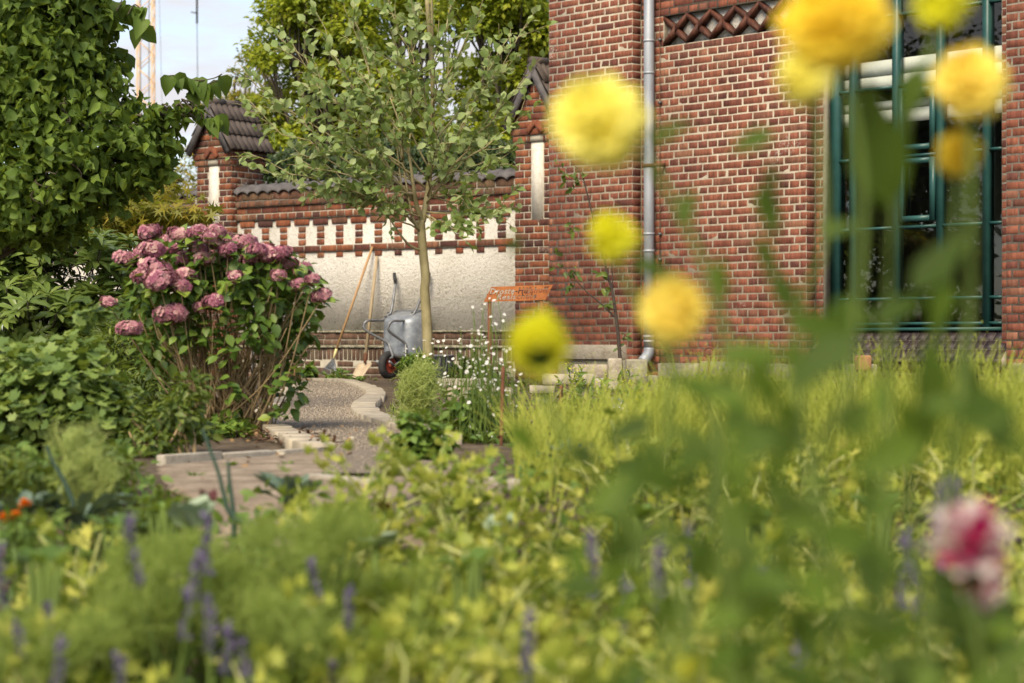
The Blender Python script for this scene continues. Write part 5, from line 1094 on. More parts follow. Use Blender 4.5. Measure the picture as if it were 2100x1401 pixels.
# ================================================================== FLAX FIELD
def flax():
    mb = MB(); n = 11000; D = NR.uniform(5.5, 17.5, n); D = np.where(NR.random(n) < .5, NR.uniform(5.4, 8.0, n), D)
    lx = np.interp(D, [5, 8.5, 10, 14, 18], [1060, 1050, 1150, 1230, 1300]); px = lx+(2200-lx)*NR.random(n) ** .95
    X = (px-1050)/FPX*D; ok = np.ones(n, bool)
    ok &= (np.sin(X*2.1+D*.9)+np.sin(X*.9-D*2.3+1)+np.sin(X*4.3+D*3.1)*.6+NR.normal(size=n)*.8) > -1.0; s_, y_ = (X-F0.x)*cu-(D-F0.y)*su, (X-F0.x)*su+(D-F0.y)*cu; ok &= y_ < -.25
    X, D = X[ok], D[ok]; n = len(X); h = NR.uniform(.15, .36, n)*(1+.3*np.sin(X*2.3+D*1.7)*np.sin(X*5+1)); yt = np.interp(1050+X/D*FPX, [1040, 1260, 1330, 1500, 1700, 2100], [850, 835, 800, 785, 775, 765])+NR.normal(size=n)*16; h = np.where(D > 7.2, np.minimum(h, np.maximum(CH-(yt-700.5)*D/FPX, .05)), h); b = np.stack([X, D, np.vectorize(gz)(D)], 1)
    lean = NR.normal(size=(n, 2))*.085; lean[:, 0] += .03*np.sin(X*5); a = NR.uniform(0, 3.14, n); wd = np.stack([np.cos(a), np.sin(a)*.5, np.zeros(n)], 1)*(NR.uniform(.0012, .0026, n)*np.interp(D, [5.5, 9], [1.35, 1]))[:, None]
    V = []; K = 4
    for k in range(K):
        t = k/(K-1); c = b+np.stack([lean[:, 0]*t*t, lean[:, 1]*t*t, h*t], 1); V += [c-wd*(1-.5*t), c+wd*(1-.5*t)]
    V = np.stack(V, 1).reshape(-1, 3); T = []
    for k in range(K-1): T += [(2*k, 2*k+1, 2*k+3), (2*k, 2*k+3, 2*k+2)]
    TT = (np.array(T)[None]+(np.arange(n)*2*K)[:, None, None]).reshape(-1, 3); rn = np.clip(NR.normal(.42, .2, n)+.22*np.sin(X*1.7+D*1.1)*np.sin(D*.8-X*.6+2), 0, 1); mb.add(V, TT, np.repeat(rn, len(T)))
    tip = b+np.stack([lean[:, 0], lean[:, 1], h], 1); k = NR.random(n) < .3
    for _ in range(2):
        m_ = k.sum(); pp = tip[k]+NR.normal(size=(m_, 3))*[.014, .014, .02]; inst(mb, DIA, pp, frames(rand_dirs(m_, .5), rand_dirs(m_)), NR.uniform(.006, .012, m_), np.clip(rn[k]+NR.normal(size=m_)*.2, 0, 1))
    lf = NR.random(n) < .35; m_ = lf.sum(); t = NR.random((m_, 1)); pp = b[lf]*(1-t)+tip[lf]*t; inst(mb, LANCE, pp, frames(rand_dirs(m_, .6), rand_dirs(m_)), NR.uniform(.02, .05, m_), rn[lf])
    ntag(mb.build('flax_field', M['l_grass']), 'tall thin yellow-green flax stems filling the bed below the window', 'flax', kind='stuff')
    mb = MB(); n = 5000; px = NR.uniform(620, 2200, n); D = NR.uniform(8, 20, n); X = (px-1050)/FPX*D; y_ = (X-F0.x)*su+(D-F0.y)*cu; yw = (X*sw_+(D-W0.y)*cw_)
    # keep off the path
    mid = (gl+gr)/2; keep = (y_ < -.1) & (yw < -.15)
    lim = np.interp(D, mid[::-1, 1], gr[::-1, 0]); keep &= X > lim+.32
    X, D = X[keep], D[keep]; n = len(X); p = np.stack([X, D, NR.uniform(0, .05, n)], 1); inst(mb, OV, p, frames(rand_dirs(n, .2), rand_dirs(n)*.4+[0, 0, 1]), NR.uniform(.03, .07, n), NR.random(n))
    n2 = 6000; X2 = NR.uniform(-9, -2.2, n2); D2 = NR.uniform(3.5, 21, n2); ok2 = X2 < -(.26*D2+.1)+.6; X2, D2 = X2[ok2], D2[ok2]; n2 = len(X2); inst(mb, OV, np.stack([X2, D2, np.vectorize(gz)(D2)+NR.random(n2)*.04], 1), frames(rand_dirs(n2, .3), rand_dirs(n2)*.4+[0, 0, 1]), NR.uniform(.04, .11, n2), NR.random(n2))
    ntag(mb.build('ground_cover', M['l_small']), 'low creeping weeds covering the soil beside the path', 'weeds', kind='stuff')
flax()
def weeds_in_flax():
    for i in range(16):
        D = R.uniform(6.2, 13); x = R.uniform(1120, 2090); X = P(x, 0, D).x
        if (X-F0.x)*su+(D-F0.y)*cu > -.6: continue
        root = thing('meadow_weed', 'leafy green weed with tiny yellow flowers growing up through the flax', 'weed', (X, D, gz(D)), 0, 'leafy weeds among the flax stems'); st = MB(); lv = MB(); fl = MB()
        for k in range(R.randint(2, 4)):
            e = np.array([R.gauss(0, .06), R.gauss(0, .04), R.uniform(.16, .30)]); q = limb((0, 0, 0), e, 0, 6, .05); st.tube(q, np.linspace(.0035, .0014, 6), 5); twig_leaves(lv, q, 14, OVN, .03, .07, .9, .05)
            n = 10; inst(fl, DIA, e+NR.normal(size=(n, 3))*.015, frames(rand_dirs(n, .5), rand_dirs(n)), NR.uniform(.008, .014, n), NR.random(n))
        st.build('stalks', M['stem_green'], root); lv.build('foliage', M['l_green'], root); ntag(fl.build('flowers', M['petal_lime'], root), kind='stuff')
weeds_in_flax()
# white specks on stalks: fleabane daisies round the thin stake
def daisies(root, pts, D0, dd, size=.011):
    st = MB(); fl = MB(); b = np.array(root.location)
    for x, y in pts:
        D = D0+R.uniform(-dd, dd); c = np.array(P(x, y, D)); s0 = np.array([c[0]+R.uniform(-.08, .08), D+R.uniform(-.05, .05), 0]); st.tube(limb(s0, c, 0, 6, .05), np.linspace(.0028, .0012, 6), 4)
        k = 9; d0 = nrm(rand_dirs(1)[0]*.6+[0, -.5, .8]); x_ = nrm(np.cross(d0, [.2, .3, .9])); y_ = np.cross(d0, x_); an = np.arange(k)*6.28/k; ax = np.cos(an)[:, None]*x_+np.sin(an)[:, None]*y_+d0*.25; sz = size*R.uniform(.6, 1.2)
        inst(fl, ovate(.55, .02, 0, ((.3, .8), (.7, 1))), np.tile(c, (k, 1)), frames(ax, np.tile(d0, (k, 1))), np.full(k, sz), NR.random(k))
    ntag(loc(root, st).build('stalks', M['stem_green'], root), kind='stuff')
    if len(pts) <= 10:
        for i in range(len(fl.V)): f1 = MB(); f1.add(fl.V[i]-b, fl.T[i]-fl.T[i].min(), fl.R[i]); f1.build('blossom', M['petal_white'], root)
    else: ntag(loc(root, fl).build('flowers', M['petal_white'], root), kind='stuff')
def fleabane():
    D = 8.6; root = plant('daisy_plant', 'airy white daisy plant with dark leaves climbing past the thin rusty stake', 'plant', 985, 0, D)
    pts = [(R.gauss(985, 32), R.gauss(760, 45)) for _ in range(60)]+[(R.gauss(1000, 28), R.gauss(770, 20)) for _ in range(55)]+[(R.gauss(1010, 35), R.gauss(870, 50)) for _ in range(50)]+[(R.gauss(1000, 22), R.gauss(650, 30)) for _ in range(16)]
    daisies(root, pts, D, .25, .009); lv = MB(); leaves(lv, [el(*c) for c in [(960, 880, D, 50, 50, .15), (1000, 930, D-.2, 50, 50, .15), (930, 930, D-.2, 45, 40, .15), (990, 850, D, 40, 40, .12), (1020, 970, D-.4, 40, 30, .1), (950, 830, D, 30, 40, .1), (1040, 900, D, 30, 40, .1)]], 900, OV, .035, .075, .35, .55, zmin=.01); loc(root, lv).build('foliage', M['l_hydra'], root, True)
    root = plant('daisy_plant', 'scattered white daisies in front of the wheelbarrow and tub', 'plant', 900, 0, 17.5); daisies(root, [(R.gauss(885, 34), R.gauss(720, 26)) for _ in range(12)]+[(R.uniform(870, 990), R.uniform(690, 780)) for _ in range(16)]+[(R.gauss(915, 14), R.gauss(787, 8)) for _ in range(8)], 17.5, .4, .018)
    root = plant('daisy_plant', 'two small white flowers at the foot of the hydrangea canes', 'plant', 392, 0, 8.7); daisies(root, [(384, 852), (398, 862), (393, 866)], 8.7, .03, .022)
    root = plant('mallow_flower', 'pale pink blossoms in the flax below the blue label', 'plant', 1262, 0, 9.5); daisies(root, [(1280, 835), (1284, 845), (1253, 875), (1268, 872), (1275, 882), (1232, 887), (1250, 890)], 9.5, .1, .024)
fleabane()
# ================================================================== FEATHERY PLANTS
def feather(root, cl, n, s0, s1, m, stems=8, mstem='stem_pale', up=.6, clus=0):
    lv = MB(); st = MB(); b = np.array(root.location); p, o = samples(cl, n if not clus else clus, .55); k = p[:, 2] > b[2]; p = p[k]; n = len(p)
    if clus:
        for q in p: st.tube(limb(b+[R.uniform(-.04, .04), R.uniform(-.03, .03), (q[2]-b[2])*R.uniform(.2, .6)]+(q-b)*[.4, .4, 0], q, .03, 5, .04), np.linspace(.0022, .001, 5), 4)
        p = np.repeat(p, 9, axis=0); n = len(p); p = p+NR.normal(size=(n, 3))*[s0*.6, s0*.6, s0*.9]
    for q in range(6):
        ax = rand_dirs(n, up); inst(lv, ([(-.028, 0, 0), (.028, 0, 0), (.02, 1, 0), (-.02, 1, 0)], [(0, 1, 2), (0, 2, 3)]), p, frames(ax, rand_dirs(n)), NR.uniform(s0, s1, n), NR.random(n))
    for i in range(stems): st.tube(limb(b+[R.uniform(-.04, .04), R.uniform(-.03, .03), -.02], p[R.randrange(n)], .02, 6, .04), np.linspace(.005, .002, 6), 5)
    loc(root, st).build('stalks', M[mstem], root); loc(root, lv).build('foliage', M[m], root)
D = 5.0; feather(plant('fennel', 'pale feathery fennel going to seed at the lower left', 'plant', 170, 0, D), [el(*c) for c in [(150, 930, D, 32, 60, .08), (180, 960, D, 35, 60, .08), (200, 900, D, 22, 30, .06), (125, 905, D, 22, 25, .06), (215, 990, D, 25, 50, .06), (190, 1050, D, 40, 60, .08)]], 330, .012, .03, 'l_fennel', 12, clus=95)
D = 9.6; feather(plant('fennel', 'pale feathery fennel standing beside the curve of the path', 'plant', 862, 0, D), [el(*c) for c in [(860, 790, D, 34, 40, .12), (840, 835, D, 34, 40, .12), (880, 830, D, 30, 45, .12), (868, 880, D, 40, 35, .12), (830, 800, D, 18, 30, .08), (888, 775, D, 14, 25, .06), (860, 760, D, 16, 15, .06)]], 480, .022, .05, 'l_fennel', 12, clus=120)
# foreground: soft dill mass
D = 3.4
for x, y, lb in ((500, 1130, 'soft green feathery dill clump in the middle of the front bed'), (640, 1090, 'dill clump with fine threads beside the yellowing celery'), (330, 1140, 'dill clump in front of the pale fennel'), (420, 1220, 'low dill clump among the purple sage spikes'), (250, 1230, 'wide low dill clump at the lower left of the bed'), (780, 1190, 'dill clump between the celery stalks'), (900, 1290, 'thin dill clump among the yellow celery leaves'), (560, 1260, 'dense dill clump before the purple sage'), (120, 1290, 'dill clump in the left corner of the bed'), (700, 1330, 'dill clump at the front edge of the bed')):
    d = D+R.uniform(-.3, .4); feather(plant('dill', lb, 'plant', x, 0, d), [el(x+R.uniform(-110, 110), y+R.uniform(-15, 80), d+R.uniform(-.2, .2), 55, 40, .1) for _ in range(8)], 420, .016, .04, 'l_dill', 16, 'stem_green')
# ================================================================== VEGETABLES
def rosette(name, label, x, y, D, n, ln, tpl, m, up=.8, spread=.6, group=None, cat='plant', wid=1.0, stalk=0.0, mst='stem_green', seed=0):
    root = plant(name, label, cat, x, 0, D, group); b = np.array(root.location); top = np.array(P(x, y, D)); b0 = np.array([top[0], D, max(b[2], top[2]-.0)]) if y else b
    lv = MB(); st = MB(); a = NR.uniform(0, 6.28, n); el_ = NR.uniform(up*.5, up*1.4, n); d = nrm(np.stack([np.cos(a)*spread, np.sin(a)*spread, el_], 1)); p0 = np.tile(b0, (n, 1))+d*stalk
    sz = NR.uniform(.6, 1.1, n)*ln; inst(lv, tpl, p0, frames(d, np.tile([0, 0, 1.], (n, 1))-d*.3+rand_dirs(n)*.2), np.stack([sz*wid, sz, sz], 1), NR.random(n))
    for i in range(n): st.tube([b, p0[i]+d[i]*sz[i]*.1], [.006, .0035], 5)
    loc(root, st).build('stalks', M[mst], root); loc(root, lv).build('foliage', M[m], root, True); return root
KALE = crinkle(ovate(.27, .07, .32, ((.12, .3), (.28, .6), (.45, .9), (.65, 1.0), (.85, .8))), .022, 9)
rosette('kale', 'blue-green kale with upright leaves beside the short concrete kerb', 600, 1055, 5.3, 22, .14, KALE, 'l_kale', 1.9, .75)
rosette('kale', 'dusty blue kale beside the orange marigolds', 40, 1090, 4.7, 24, .14, KALE, 'l_kale', 1.2, .9)
rosette('kale', 'dark kale with drooping strap leaves behind the pale fennel', 165, 1085, 4.8, 24, .14, KALE, 'l_kale', 1.1, .9)
rosette('kale', 'young green kale standing before the flax stems', 1168, 990, 6.0, 22, .07, KALE, 'l_kale', 1.0, .6, stalk=.08)
rosette('kale', 'single dark crinkled kale leaf in front of the flax', 1262, 1015, 5.6, 3, .10, ovate(.55, .08, .2, ((.15, .6), (.4, 1.0), (.7, .9))), 'l_kale', 1.8, .35)
rosette('cabbage', 'pale grey-green cabbage head left of the dill', 392, 1090, 4.3, 14, .085, OVW, 'l_cabbage', 1.4, .7, wid=1.4)
rosette('cabbage', 'pale cabbage leaves among the celery in the middle of the bed', 1025, 1105, 4.4, 9, .06, OVW, 'l_cabbage', 1.4, .7, wid=1.4)
rosette('cabbage', 'small cabbage behind the yellow celery stalks', 770, 1125, 4.2, 9, .06, OVW, 'l_cabbage', .7, .8, wid=1.4)
rosette('red_lettuce', 'dark red lettuce tuft left of the blue kale', 430, 1040, 4.7, 9, .05, OVW, 'l_red', 1.0, .6)
rosette('red_lettuce', 'dark red leaf tuft behind the yellow celery', 790, 1050, 4.8, 7, .045, OVW, 'l_red', 1.0, .6)
shrub('pea_plant', 'bushy grey-green pea plant climbing beside the daisies', 850, 6.9, [el(*c) for c in [(850, 900, 6.9, 36, 40, .07), (830, 930, 6.9, 34, 30, .07), (880, 925, 6.9, 38, 35, .07), (905, 905, 6.9, 24, 34, .05), (842, 865, 6.9, 20, 26, .04), (870, 870, 6.9, 18, 22, .04)]], 760, OVW, .022, .045, 'l_green', 12, cat='plant', mstem='stem_green', rlo=.2)
for x, y, D, lb in ((710, 975, 6.2, 'dandelion tuft growing on the sandy strip behind the short kerb'), (745, 982, 6.1, 'spiky weed tuft at the edge of the sandy strip'), (665, 978, 6.1, 'tiny green weed on the sandy strip near the kale'), (590, 960, 6.8, 'low weed against the long concrete kerb'), (400, 985, 6.2, 'weed patch at the left end of the sandy strip'), (470, 955, 6.7, 'weed patch at the kerb near the round stone')):
    rosette('weed_tuft', lb, x, y+14, D, 16, .045, LANCE if R.random() < .5 else OVN, 'l_green', .9, .8, cat='weed')
def onion(label, pts, D):
    q = spline([P(x, y, D) for x, y in pts], 6); b = q[-1].copy(); root = plant('onion_stalk', label, 'plant', pts[-1][0], 0, D); b = np.array(root.location); q = np.concatenate([q, [b]]); mb = MB(); mb.tube(q, np.linspace(.004, .007, len(q)), 6); loc(root, mb).build('stalk', M['l_kale'], root, True)
onion('long bent blue-green onion stalk in front of the kerb', [(415, 880), (430, 920), (448, 970), (458, 1010), (470, 1050), (500, 1075)], 4.9); onion('thin upright onion stalk beside the blue kale', [(468, 945), (470, 980), (475, 1020), (480, 1060)], 4.9)
onion('pale bent leek leaf rising through the fennel', [(95, 915), (110, 950), (130, 985), (150, 1030)], 4.9)
# marigolds
root = plant('marigold', 'marigold plant with three orange flower heads at the left edge', 'plant', 45, 0, 4.4)
lv = MB(); leaves(lv, [el(60, 1085, 4.4, 80, 40, .1), el(20, 1110, 4.4, 60, 40, .1)], 300, OVN, .02, .045, zmin=-.2); loc(root, lv).build('foliage', M['l_green'], root, True)
st = MB()
for x, y, w_ in ((52, 1036, 30), (12, 1066, 34), (32, 1058, 26)):
    c = np.array(P(x, y, 4.4)); n = 60; d = rand_dirs(n, .8); d[:, 2] = np.abs(d[:, 2]); r_ = w_/2*4.4/FPX; fl = MB(); inst(fl, ovate(.8, .05, .1), d*r_*.35, frames(d*[1, 1, .5]+rand_dirs(n)*.2, np.tile([0, 0, 1.], (n, 1))), np.full(n, r_*.8), NR.random(n)); o = fl.build('flower_head', M['petal_marigold'], root); o.location = Vector(c)-root.location
    st.tube([np.array(root.location), c], .003, 5)
loc(root, st).build('stalks', M['stem_green'], root)
# ================================================================== YELLOWING CELERY, FRONT BED
def celery_proto(seed):
    rs = np.random.default_rng(seed); lv = MB(); st = MB(); n = rs.integers(8, 12)
    for i in range(n):
        a = rs.uniform(0, 6.28); tl = rs.uniform(.10, .20); out_ = rs.uniform(.25, .95); tip = np.array([math.cos(a)*out_*tl, math.sin(a)*out_*tl, tl*(1.25-.45*out_)]); q = limb((0, 0, 0), tip, .14, 5, .10)
        st.tube(q, np.linspace(.0046, .0024, 5), 5, rs.random()); base = np.clip(rs.normal(.55, .3), 0, 1)
        for j in range(0, 15, 1 if rs.random() < .3 else 2):
            t = (.4, .4, .55, .55, .68, .68, .76, .76, .88, .88, .95, .95, 1, 1, 1)[j]; c = q[min(int(t*4), 4)]; d = nrm(nrm(tip)*.5+rs.normal(size=3)*.6); e = c+d*(.018 if t < 1 else .01)
            inst(lv, CELE, np.array([e]), frames(np.array([d]), np.array([[0, -.2, 1.]])+rs.normal(size=(1, 3))*.35), np.array([rs.uniform(.022, .042)]), np.array([np.clip(base+rs.normal()*.12, 0, 1)]))
    return st, lv
CP = []
for s in range(6):
    st, lv = celery_proto(s); a = st.build('stalks', M['stem_pale']); b = lv.build('foliage', M['l_celery'], smooth=True); CP.append((a.data, b.data)); bpy.data.objects.remove(a); bpy.data.objects.remove(b)
spots = []
for k in range(330):
    D = R.uniform(2.75, 5.35); x = R.uniform(-40, 2140)
    if D > 4.4 and x < 640: continue
    if x < 620 and R.random() < .55: continue
    if 200 < x < 640 and 3.0 < D < 4.0 and R.random() < .7: continue
    X = (x-1050)/FPX*D
    if any((X-a) ** 2+(D-b) ** 2 < .011 for a, b in spots): continue
    spots.append((X, D))
for i, (X, D) in enumerate(spots):
    x = 1050+X/D*FPX
    lb, gp = ('yellowing celery plant along the near edge of the flax', 'celery along the flax edge') if D > 4.5 and x > 1020 else ('yellowing celery plant seen beneath the blurred dahlia leaves', 'celery beneath the dahlias') if x > 1180 else ('yellowing celery plant squeezed among the dill clumps', 'celery among the dill') if x < 720 else ('yellowing celery plant in the row before the sandy strip', 'celery before the sandy strip') if D > 4.2 else ('yellowing celery plant between the dill and the dahlias', 'celery between dill and dahlias')
    root = thing('celery_plant', lb, 'plant', (X, D, gz(D)-.01), R.uniform(0, 6.28), gp); sc_ = R.uniform(.85, 1.35)
    root.scale = (sc_, sc_, sc_*R.uniform(.9, 1.15)); a, b = CP[i % 6]; link('stalks', a, root); link('foliage', b, root)
# low filler under the front bed
mb = MB(); n = 9000; D_ = NR.uniform(2.2, 6.2, n); px = NR.uniform(-60, 2160, n); X = (px-1050)/FPX*D_; k = ~((D_ > 5.3) & (px > 330) & (px < 1000)); X, D_ = X[k], D_[k]; n = len(X); p = np.stack([X, D_, np.vectorize(gz)(D_)+NR.random(n) ** 1.6*.12], 1)
inst(mb, OV, p, frames(rand_dirs(n, .3), rand_dirs(n)*.6+[0, -.2, .8]), NR.uniform(.02, .05, n), NR.random(n)); ntag(mb.build('ground_cover', M['l_green']), 'mixed low green weeds between the vegetables of the front bed', 'weeds', kind='stuff')
# purple sage spikes
def sage_proto(seed):
    rs = np.random.default_rng(seed); st = MB(); fl = MB(); h = .20; q = limb((0, 0, 0), (rs.normal()*.03, rs.normal()*.03, h), 0, 6, .04); st.tube(q, np.linspace(.003, .0015, 6), 5)
    n = 60; t = rs.uniform(.8, 1.04, n); p = np.stack([np.interp(t*h, q[:, 2], q[:, k]) for k in (0, 1)]+[t*h], 1); d = nrm(np.stack([rs.normal(size=n), rs.normal(size=n), rs.uniform(0, .8, n)], 1)); inst(fl, DIA, p, frames(d, rs.normal(size=(n, 3))), rs.uniform(.007, .013, n), rs.random(n))
    return st, fl
SP = []
for s in range(4):
    st, fl = sage_proto(s); a = st.build('stalk', M['stem_green']); b = fl.build('flower_spike', M['petal_purple']); SP.append((a.data, b.data)); bpy.data.objects.remove(a); bpy.data.objects.remove(b)
for x, y in [(430, 1100), (320, 1160), (20, 1165), (95, 1270), (115, 1320), (85, 1350), (360, 1255), (448, 1285), (460, 1330), (530, 1340), (590, 1345), (510, 1385), (760, 1180), (785, 1310), (690, 1240), (1215, 1140), (1320, 1155), (1210, 1235), (1840, 1150), (1880, 1200), (1500, 1230), (1930, 1040), (1960, 1030), (2040, 1230), (2080, 1390), (1650, 1330), (1560, 1200), (1050, 1290), (1075, 1380), (1180, 1395), (690, 1390), (250, 1380), (400, 1100), (1440, 1120), (2070, 1310)]:
    D = R.uniform(2.5, 3.2); t = P(x, y-22, D); hh = t.z-gz(D); sb = ('between the dill clumps' if x < 720 else 'behind the blurred dahlia leaves' if x > 1150 else 'in front of the celery rows'); root = thing('sage_stem', 'blurred purple sage flower spike standing '+sb, 'flower', (t.x, D, gz(D)), R.uniform(0, 6.28), 'purple sage spikes '+sb)
    k = hh/.20; root.scale = (1, 1, max(.3, k)); a, b = SP[R.randrange(4)]; link('stalk', a, root); o = link('flower_spike', b, root)
# ================================================================== DAHLIAS, CLOSE AND OUT OF FOCUS
def ball(r, k=12, q=8):
    V = [(r*math.sin(math.pi*j/q)*math.cos(2*math.pi*i/k), r*math.sin(math.pi*j/q)*math.sin(2*math.pi*i/k), r*math.cos(math.pi*j/q)) for j in range(q+1) for i in range(k)]
    return V, [t for j in range(q) for i in range(k) for t in ((j*k+i, (j+1)*k+i, (j+1)*k+(i+1) % k), (j*k+i, (j+1)*k+(i+1) % k, j*k+(i+1) % k))]
def dahlia_head(root, x, y, wd, D, face, m, rnd0=None, spread=False):
    c = np.array(P(x, y, D)); r = wd/2*D/FPX; fl = MB(); face = nrm(np.array(face, float)); n = 64 if spread else 105
    ga = math.pi*(3-math.sqrt(5)); i = np.arange(n); ct = 1-(i+.5)/n*1.72; s_ = np.sqrt(1-ct*ct); d = np.stack([np.cos(i*ga)*s_, np.sin(i*ga)*s_, ct], 1)
    z = face; x_ = nrm(np.cross([.1, .2, 1.], z)) if abs(z[2]) < .95 else np.array([1., 0, 0]); y_ = np.cross(z, x_); W = d[:, :1]*x_+d[:, 1:2]*y_+d[:, 2:]*z
    aw = nrm(W*ct[:, None]-z); ln = r*.56*NR.uniform(.75, 1.2, n); ax = nrm(W*.75+aw*.6*np.clip(1.1-ct, .15, 1)[:, None]); val = np.clip(.25+.5*(1-ct)/1.7+NR.normal(size=n)*.12, 0, 1) if rnd0 is None else rnd0(n, ct)
    bp = W*r*.55
    if spread: ln = r*(.7+.35*NR.random(n)); ax = nrm(W+z*.2); bp = W*0
    inst(fl, ([(0, 0, 0), (-.22, .45, .06), (0, .45, -.02), (.22, .45, .06), (-.2, .82, .12), (0, .85, .02), (.2, .82, .12), (0, 1, .08)], [(0, 2, 1), (0, 3, 2), (1, 2, 5), (1, 5, 4), (2, 3, 6), (2, 6, 5), (4, 5, 7), (5, 6, 7)]), bp, frames(ax, (z if spread else W)+z*.5-ax*.1), np.stack([ln*(1.1 if spread else 1.55), ln, ln], 1), val); fl.add(*ball(r*(.2 if spread else .62)), .35)
    o = fl.build('flower_head', M[m], root); o.location = Vector(c)-root.location
    cx_ = MB(); k = 8; an = np.arange(k)*6.28/k; q = np.cos(an)[:, None]*x_+np.sin(an)[:, None]*y_; inst(cx_, OV, np.tile(-z*r*.45, (k, 1)), frames(q*.8-z*.45, np.tile(-z, (k, 1))), np.full(k, r*.62), NR.random(k)*.4); cx_.tube([-z*r*.3, -z*r*.72], [r*.34, r*.12], 8); cx_.build('calyx', M['l_dahlia'], o)
    return c-z*r*.7
def dahlia(name, label, base, D, heads, lv_list, buds=()):
    root = plant(name, label, 'flower', base[0], 0, D); g = np.array(root.location); st = MB()
    for (x, y, wd, dd, face, m, via, kw) in heads:
        e = dahlia_head(root, x, y, wd, D+dd, face, m, **kw); pts = [e]+[np.array(P(a, b, D+dd)) for a, b in via]+[g+[R.uniform(-.10, .10), R.uniform(-.04, .04), 0]]; q = spline(pts, 6); st.tube(q, np.linspace(.0026, .0042, len(q)), 7)
    for (x, y, dd, via) in buds:
        c = np.array(P(x, y, D+dd)); k = 10; b = MB(); d = rand_dirs(26, .6); inst(b, OV, np.zeros((26, 3)), frames(d, -d+[0, 0, .1]), np.full(26, .014), NR.random(26)); o = b.build('bud', M['petal_lime'], root); o.location = Vector(c)-root.location
        q = spline([c]+[np.array(P(a, b_, D+dd)) for a, b_ in via]+[g], 6); st.tube(q, np.linspace(.002, .0035, len(q)), 6)
    loc(root, st).build('stems', M['stem_green'], root, True)
    DL = ovate(.46, .05, .22, ((.12, .5), (.32, 1.0), (.6, .85), (.82, .45)))
    for (x, y, L_, ang, dd, tilt) in lv_list:          # picture position of the leaf base, length px, direction in the picture plane, tilt to the viewer
        D2 = D+dd; p = np.array(P(x, y, D2)); a = math.radians(ang); t = math.radians(tilt); ax = np.array([math.cos(a)*math.cos(t), -math.sin(t), math.sin(a)*math.cos(t)]); nm = nrm(np.array([-math.sin(a)*.35, -.9, .5])+NR.normal(size=3)*.25)
        mb = MB(); inst(mb, DL, np.zeros((1, 3)), frames(ax[None], nm[None]), np.array([L_*D2/FPX]), np.array([R.random()])); o = mb.build('leaf', M['l_dahlia'], root, True); o.location = Vector(p)-root.location
    return root
rl = lambda x0, x1, y0, y1, n, l0, l1: [(R.uniform(x0, x1), R.uniform(y0, y1), R.uniform(l0, l1), R.uniform(-40, 220), R.uniform(-.2, .25), R.uniform(-50, 60)) for _ in range(n)]
clear_ = lambda L_: [q for q in L_ if not (1820 < q[0] < 2110 and 960 < q[1] < 1290)]
dahlia('dahlia_plant', 'tall dahlia with pale yellow ball flowers out of focus before the downpipe', (1400, 1400), 1.62,
    [(1230, 250, 186, .0, (-.35, -.8, .45), 'petal_yellow', [(1330, 330), (1450, 560), (1500, 800), (1480, 1100)], {}),
     (1258, 488, 100, .25, (-.5, -.3, .8), 'petal_lime', [(1275, 560), (1380, 760), (1460, 1000)], {}),
     (1380, 640, 134, .08, (.25, -.8, .5), 'petal_orange', [(1378, 760), (1368, 900), (1380, 1150)], {}),
     (1105, 706, 128, .1, (-.05, .75, .65), 'petal_lime', [(1110, 790), (1190, 960), (1330, 1180)], {})],
    [(1325, 300, 110, 35, 0, 10), (1290, 540, 110, -10, .2, 0), (1395, 470, 90, 75, .1, 10), (1555, 380, 120, -70, .05, 20), (1550, 480, 110, -65, .05, 10), (1385, 780, 130, -15, 0, 20), (1470, 740, 140, 15, -.05, 10), (1050, 480, 50, -80, .2, 0), (1340, 860, 110, 200, .1, 10), (1480, 620, 100, 100, .1, 20), (1040, 870, 90, -40, .3, 0)]
    +rl(1180, 1600, 900, 1420, 50, 75, 150), [(1593, 1105, .1, [(1580, 1200)]), (1417, 1372, -.1, [(1420, 1400)])])
dahlia('dahlia_plant', 'tall dahlia with golden ball flowers out of focus before the green window', (1850, 1400), 1.5,
    [(1712, 40, 212, .0, (-.3, -.85, .35), 'petal_gold', [(1740, 180), (1770, 420), (1740, 800), (1700, 1100)], {}),
     (1930, 5, 118, .15, (.1, -.35, .9), 'petal_lime', [(1910, 100), (1860, 250), (1830, 480), (1820, 800)], {}),
     (1990, 172, 142, .12, (-.4, -.75, .4), 'petal_orange', [(1990, 260), (1990, 500), (1965, 850)], {}),
     (1650, 160, 118, .2, (-.55, -.25, .75), 'petal_yellow', [(1680, 250), (1690, 500), (1640, 850)], {}),
     (1965, 315, 88, .18, (.1, -.9, .3), 'petal_gold', [(1962, 400), (1945, 560), (1905, 850), (1880, 1150)], {})],
    [(1820, 420, 260, 105, .05, 10), (1800, 430, 190, 70, .08, 20), (1870, 600, 170, 50, .1, 0), (1760, 690, 190, 210, -.05, 10), (1760, 700, 170, 160, .0, 20), (1900, 690, 260, -85, .0, 5), (1790, 660, 130, 30, .1, 0), (1590, 270, 100, 200, .2, 0), (1575, 330, 100, -80, .15, 0), (1890, 130, 130, -110, .12, 10), (1630, 640, 110, 120, .1, 10), (1610, 700, 120, -60, .15, 15), (1940, 560, 130, -100, .1, 10), (1700, 620, 120, -20, .1, 0), (1680, 480, 90, 20, .1, 0), (1900, 900, 180, 200, 0, 20), (1640, 860, 120, 240, .1, 10), (1980, 880, 120, 30, .1, 10)]
    +clear_(rl(1500, 2060, 800, 1420, 84, 75, 165)))
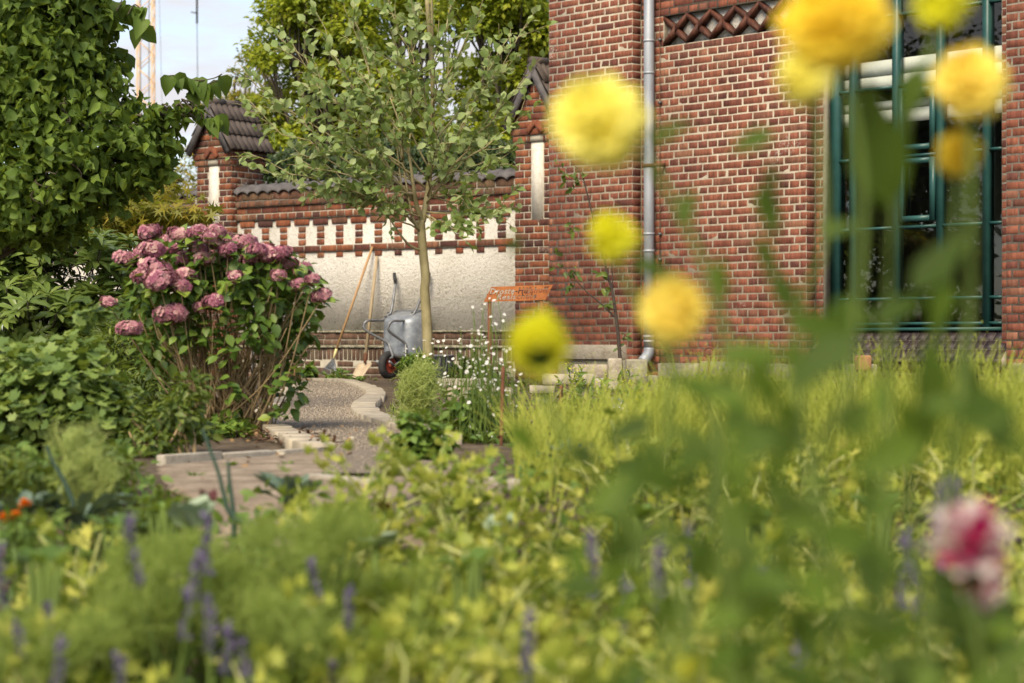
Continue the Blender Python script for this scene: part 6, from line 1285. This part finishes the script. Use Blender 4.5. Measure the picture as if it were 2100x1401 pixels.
dahlia('dahlia_plant', 'crimson and white striped dahlia close to the right edge of the bed', (2010, 1400), 1.55,
    [(1985, 1120, 215, .0, (.0, -.15, .98), 'petal_pink', [(1990, 1200), (2000, 1300)], {'rnd0': lambda n, ct: np.where(NR.random(n) < .68, .85, .3), 'spread': True}),
     (2010, 1200, 120, .15, (.4, -.6, -.2), 'petal_pink', [(2020, 1280)], {'rnd0': lambda n, ct: np.where(NR.random(n) < .6, .85, .3), 'spread': True})],
    [(a, b, c, d, .25, e_) for a, b, c, d, _, e_ in rl(1900, 2090, 1230, 1400, 9, 100, 190)])
# fallen dry leaves and odd bigger leaves that break up the front bed
def litter():
    mb = MB(); n = 150; D_ = NR.uniform(2.8, 9.5, n); px = NR.uniform(300, 1100, n); X = (px-1050)/FPX*D_; p = np.stack([X, D_, np.vectorize(gz)(D_)+.03+NR.random(n)*.02], 1)
    inst(mb, crinkle(OVW, .12, 3), p, frames(rand_dirs(n)*[1, 1, .3], rand_dirs(n)*.5+[0, 0, 1]), NR.uniform(.010, .024, n), NR.random(n)); ntag(mb.build('leaf_litter', M['l_dry']), 'brown fallen leaves scattered over soil and gravel', 'leaves', kind='stuff')
litter()
for i, (x, y, D, n, ln, lb) in enumerate([(90, 1180, 3.4, 12, .06, 'broad-leaved green bean plant at the left of the front bed'), (960, 1180, 3.6, 12, .05, 'broad-leaved bean plant among the celery stalks'), (1290, 1080, 4.2, 14, .055, 'broad-leaved bean plant below the flax edge'), (1560, 1090, 4.0, 14, .06, 'broad-leaved bean plant behind the dahlia leaves'), (640, 1180, 3.5, 12, .05, 'broad-leaved bean plant beside the dill'), (1800, 1060, 4.3, 14, .055, 'broad-leaved bean plant at the right of the front bed'), (240, 1100, 4.2, 16, .05, 'leafy green radish plant right of the marigolds'), (330, 1060, 4.6, 16, .05, 'leafy green radish plant beside the cabbage'), (520, 1090, 4.2, 16, .05, 'leafy green radish plant below the onion stalks')]):
    rosette('bean_plant', lb, x, y, D, n, ln, OVW, 'l_green', .7, .9, stalk=.03)
k0 = thing('dry_leaf', 'curled brown dead leaf lying at the far bend of the path', 'leaf', G(608, 785)); mb = MB(); n = 9
inst(mb, crinkle(OVW, .15, 5), NR.normal(size=(n, 3))*[.05, .03, .015]+[0, 0, .05], frames(rand_dirs(n), rand_dirs(n)), NR.uniform(.08, .15, n), NR.random(n)); mb.build('leaf_blade', M['l_dry'], k0)

for x, D, lb, h in ((20, 5.6, 'leafy low growth between the currant bush and the blue kale', 60), (120, 5.4, 'low leafy weeds around the foot of the pale fennel', 55), (230, 5.6, 'low leafy weeds left of the sandy strip', 60), (300, 5.2, 'pale leafy weeds in front of the long kerb', 45), (70, 6.3, 'tangle of low stems under the currant bush', 45), (200, 6.4, 'low growth below the loose honeysuckle shrub', 45)):
    yb = 700.5+(CH-gz(D))*FPX/D; shrub('low_growth', lb, x, D, [el(x+R.uniform(-50, 50), yb-R.uniform(10, h), D+R.uniform(-.2, .2), 45, 28, .12) for _ in range(5)], 420, OV, .02, .05, 'l_small', 10, cat='plant', rlo=.15) if D > 5.75 else (lambda r: (lambda mb: (leaves(mb, [el(x+R.uniform(-60, 60), yb-R.uniform(10, h+30), D+R.uniform(-.2, .2), 50, 34, .12) for _ in range(6)], 460, OV, .02, .048, rlo=.15), loc(r, mb).build('foliage', M['l_small'], r, True)))(MB()))(plant('low_growth', lb, 'plant', x, 0, D))
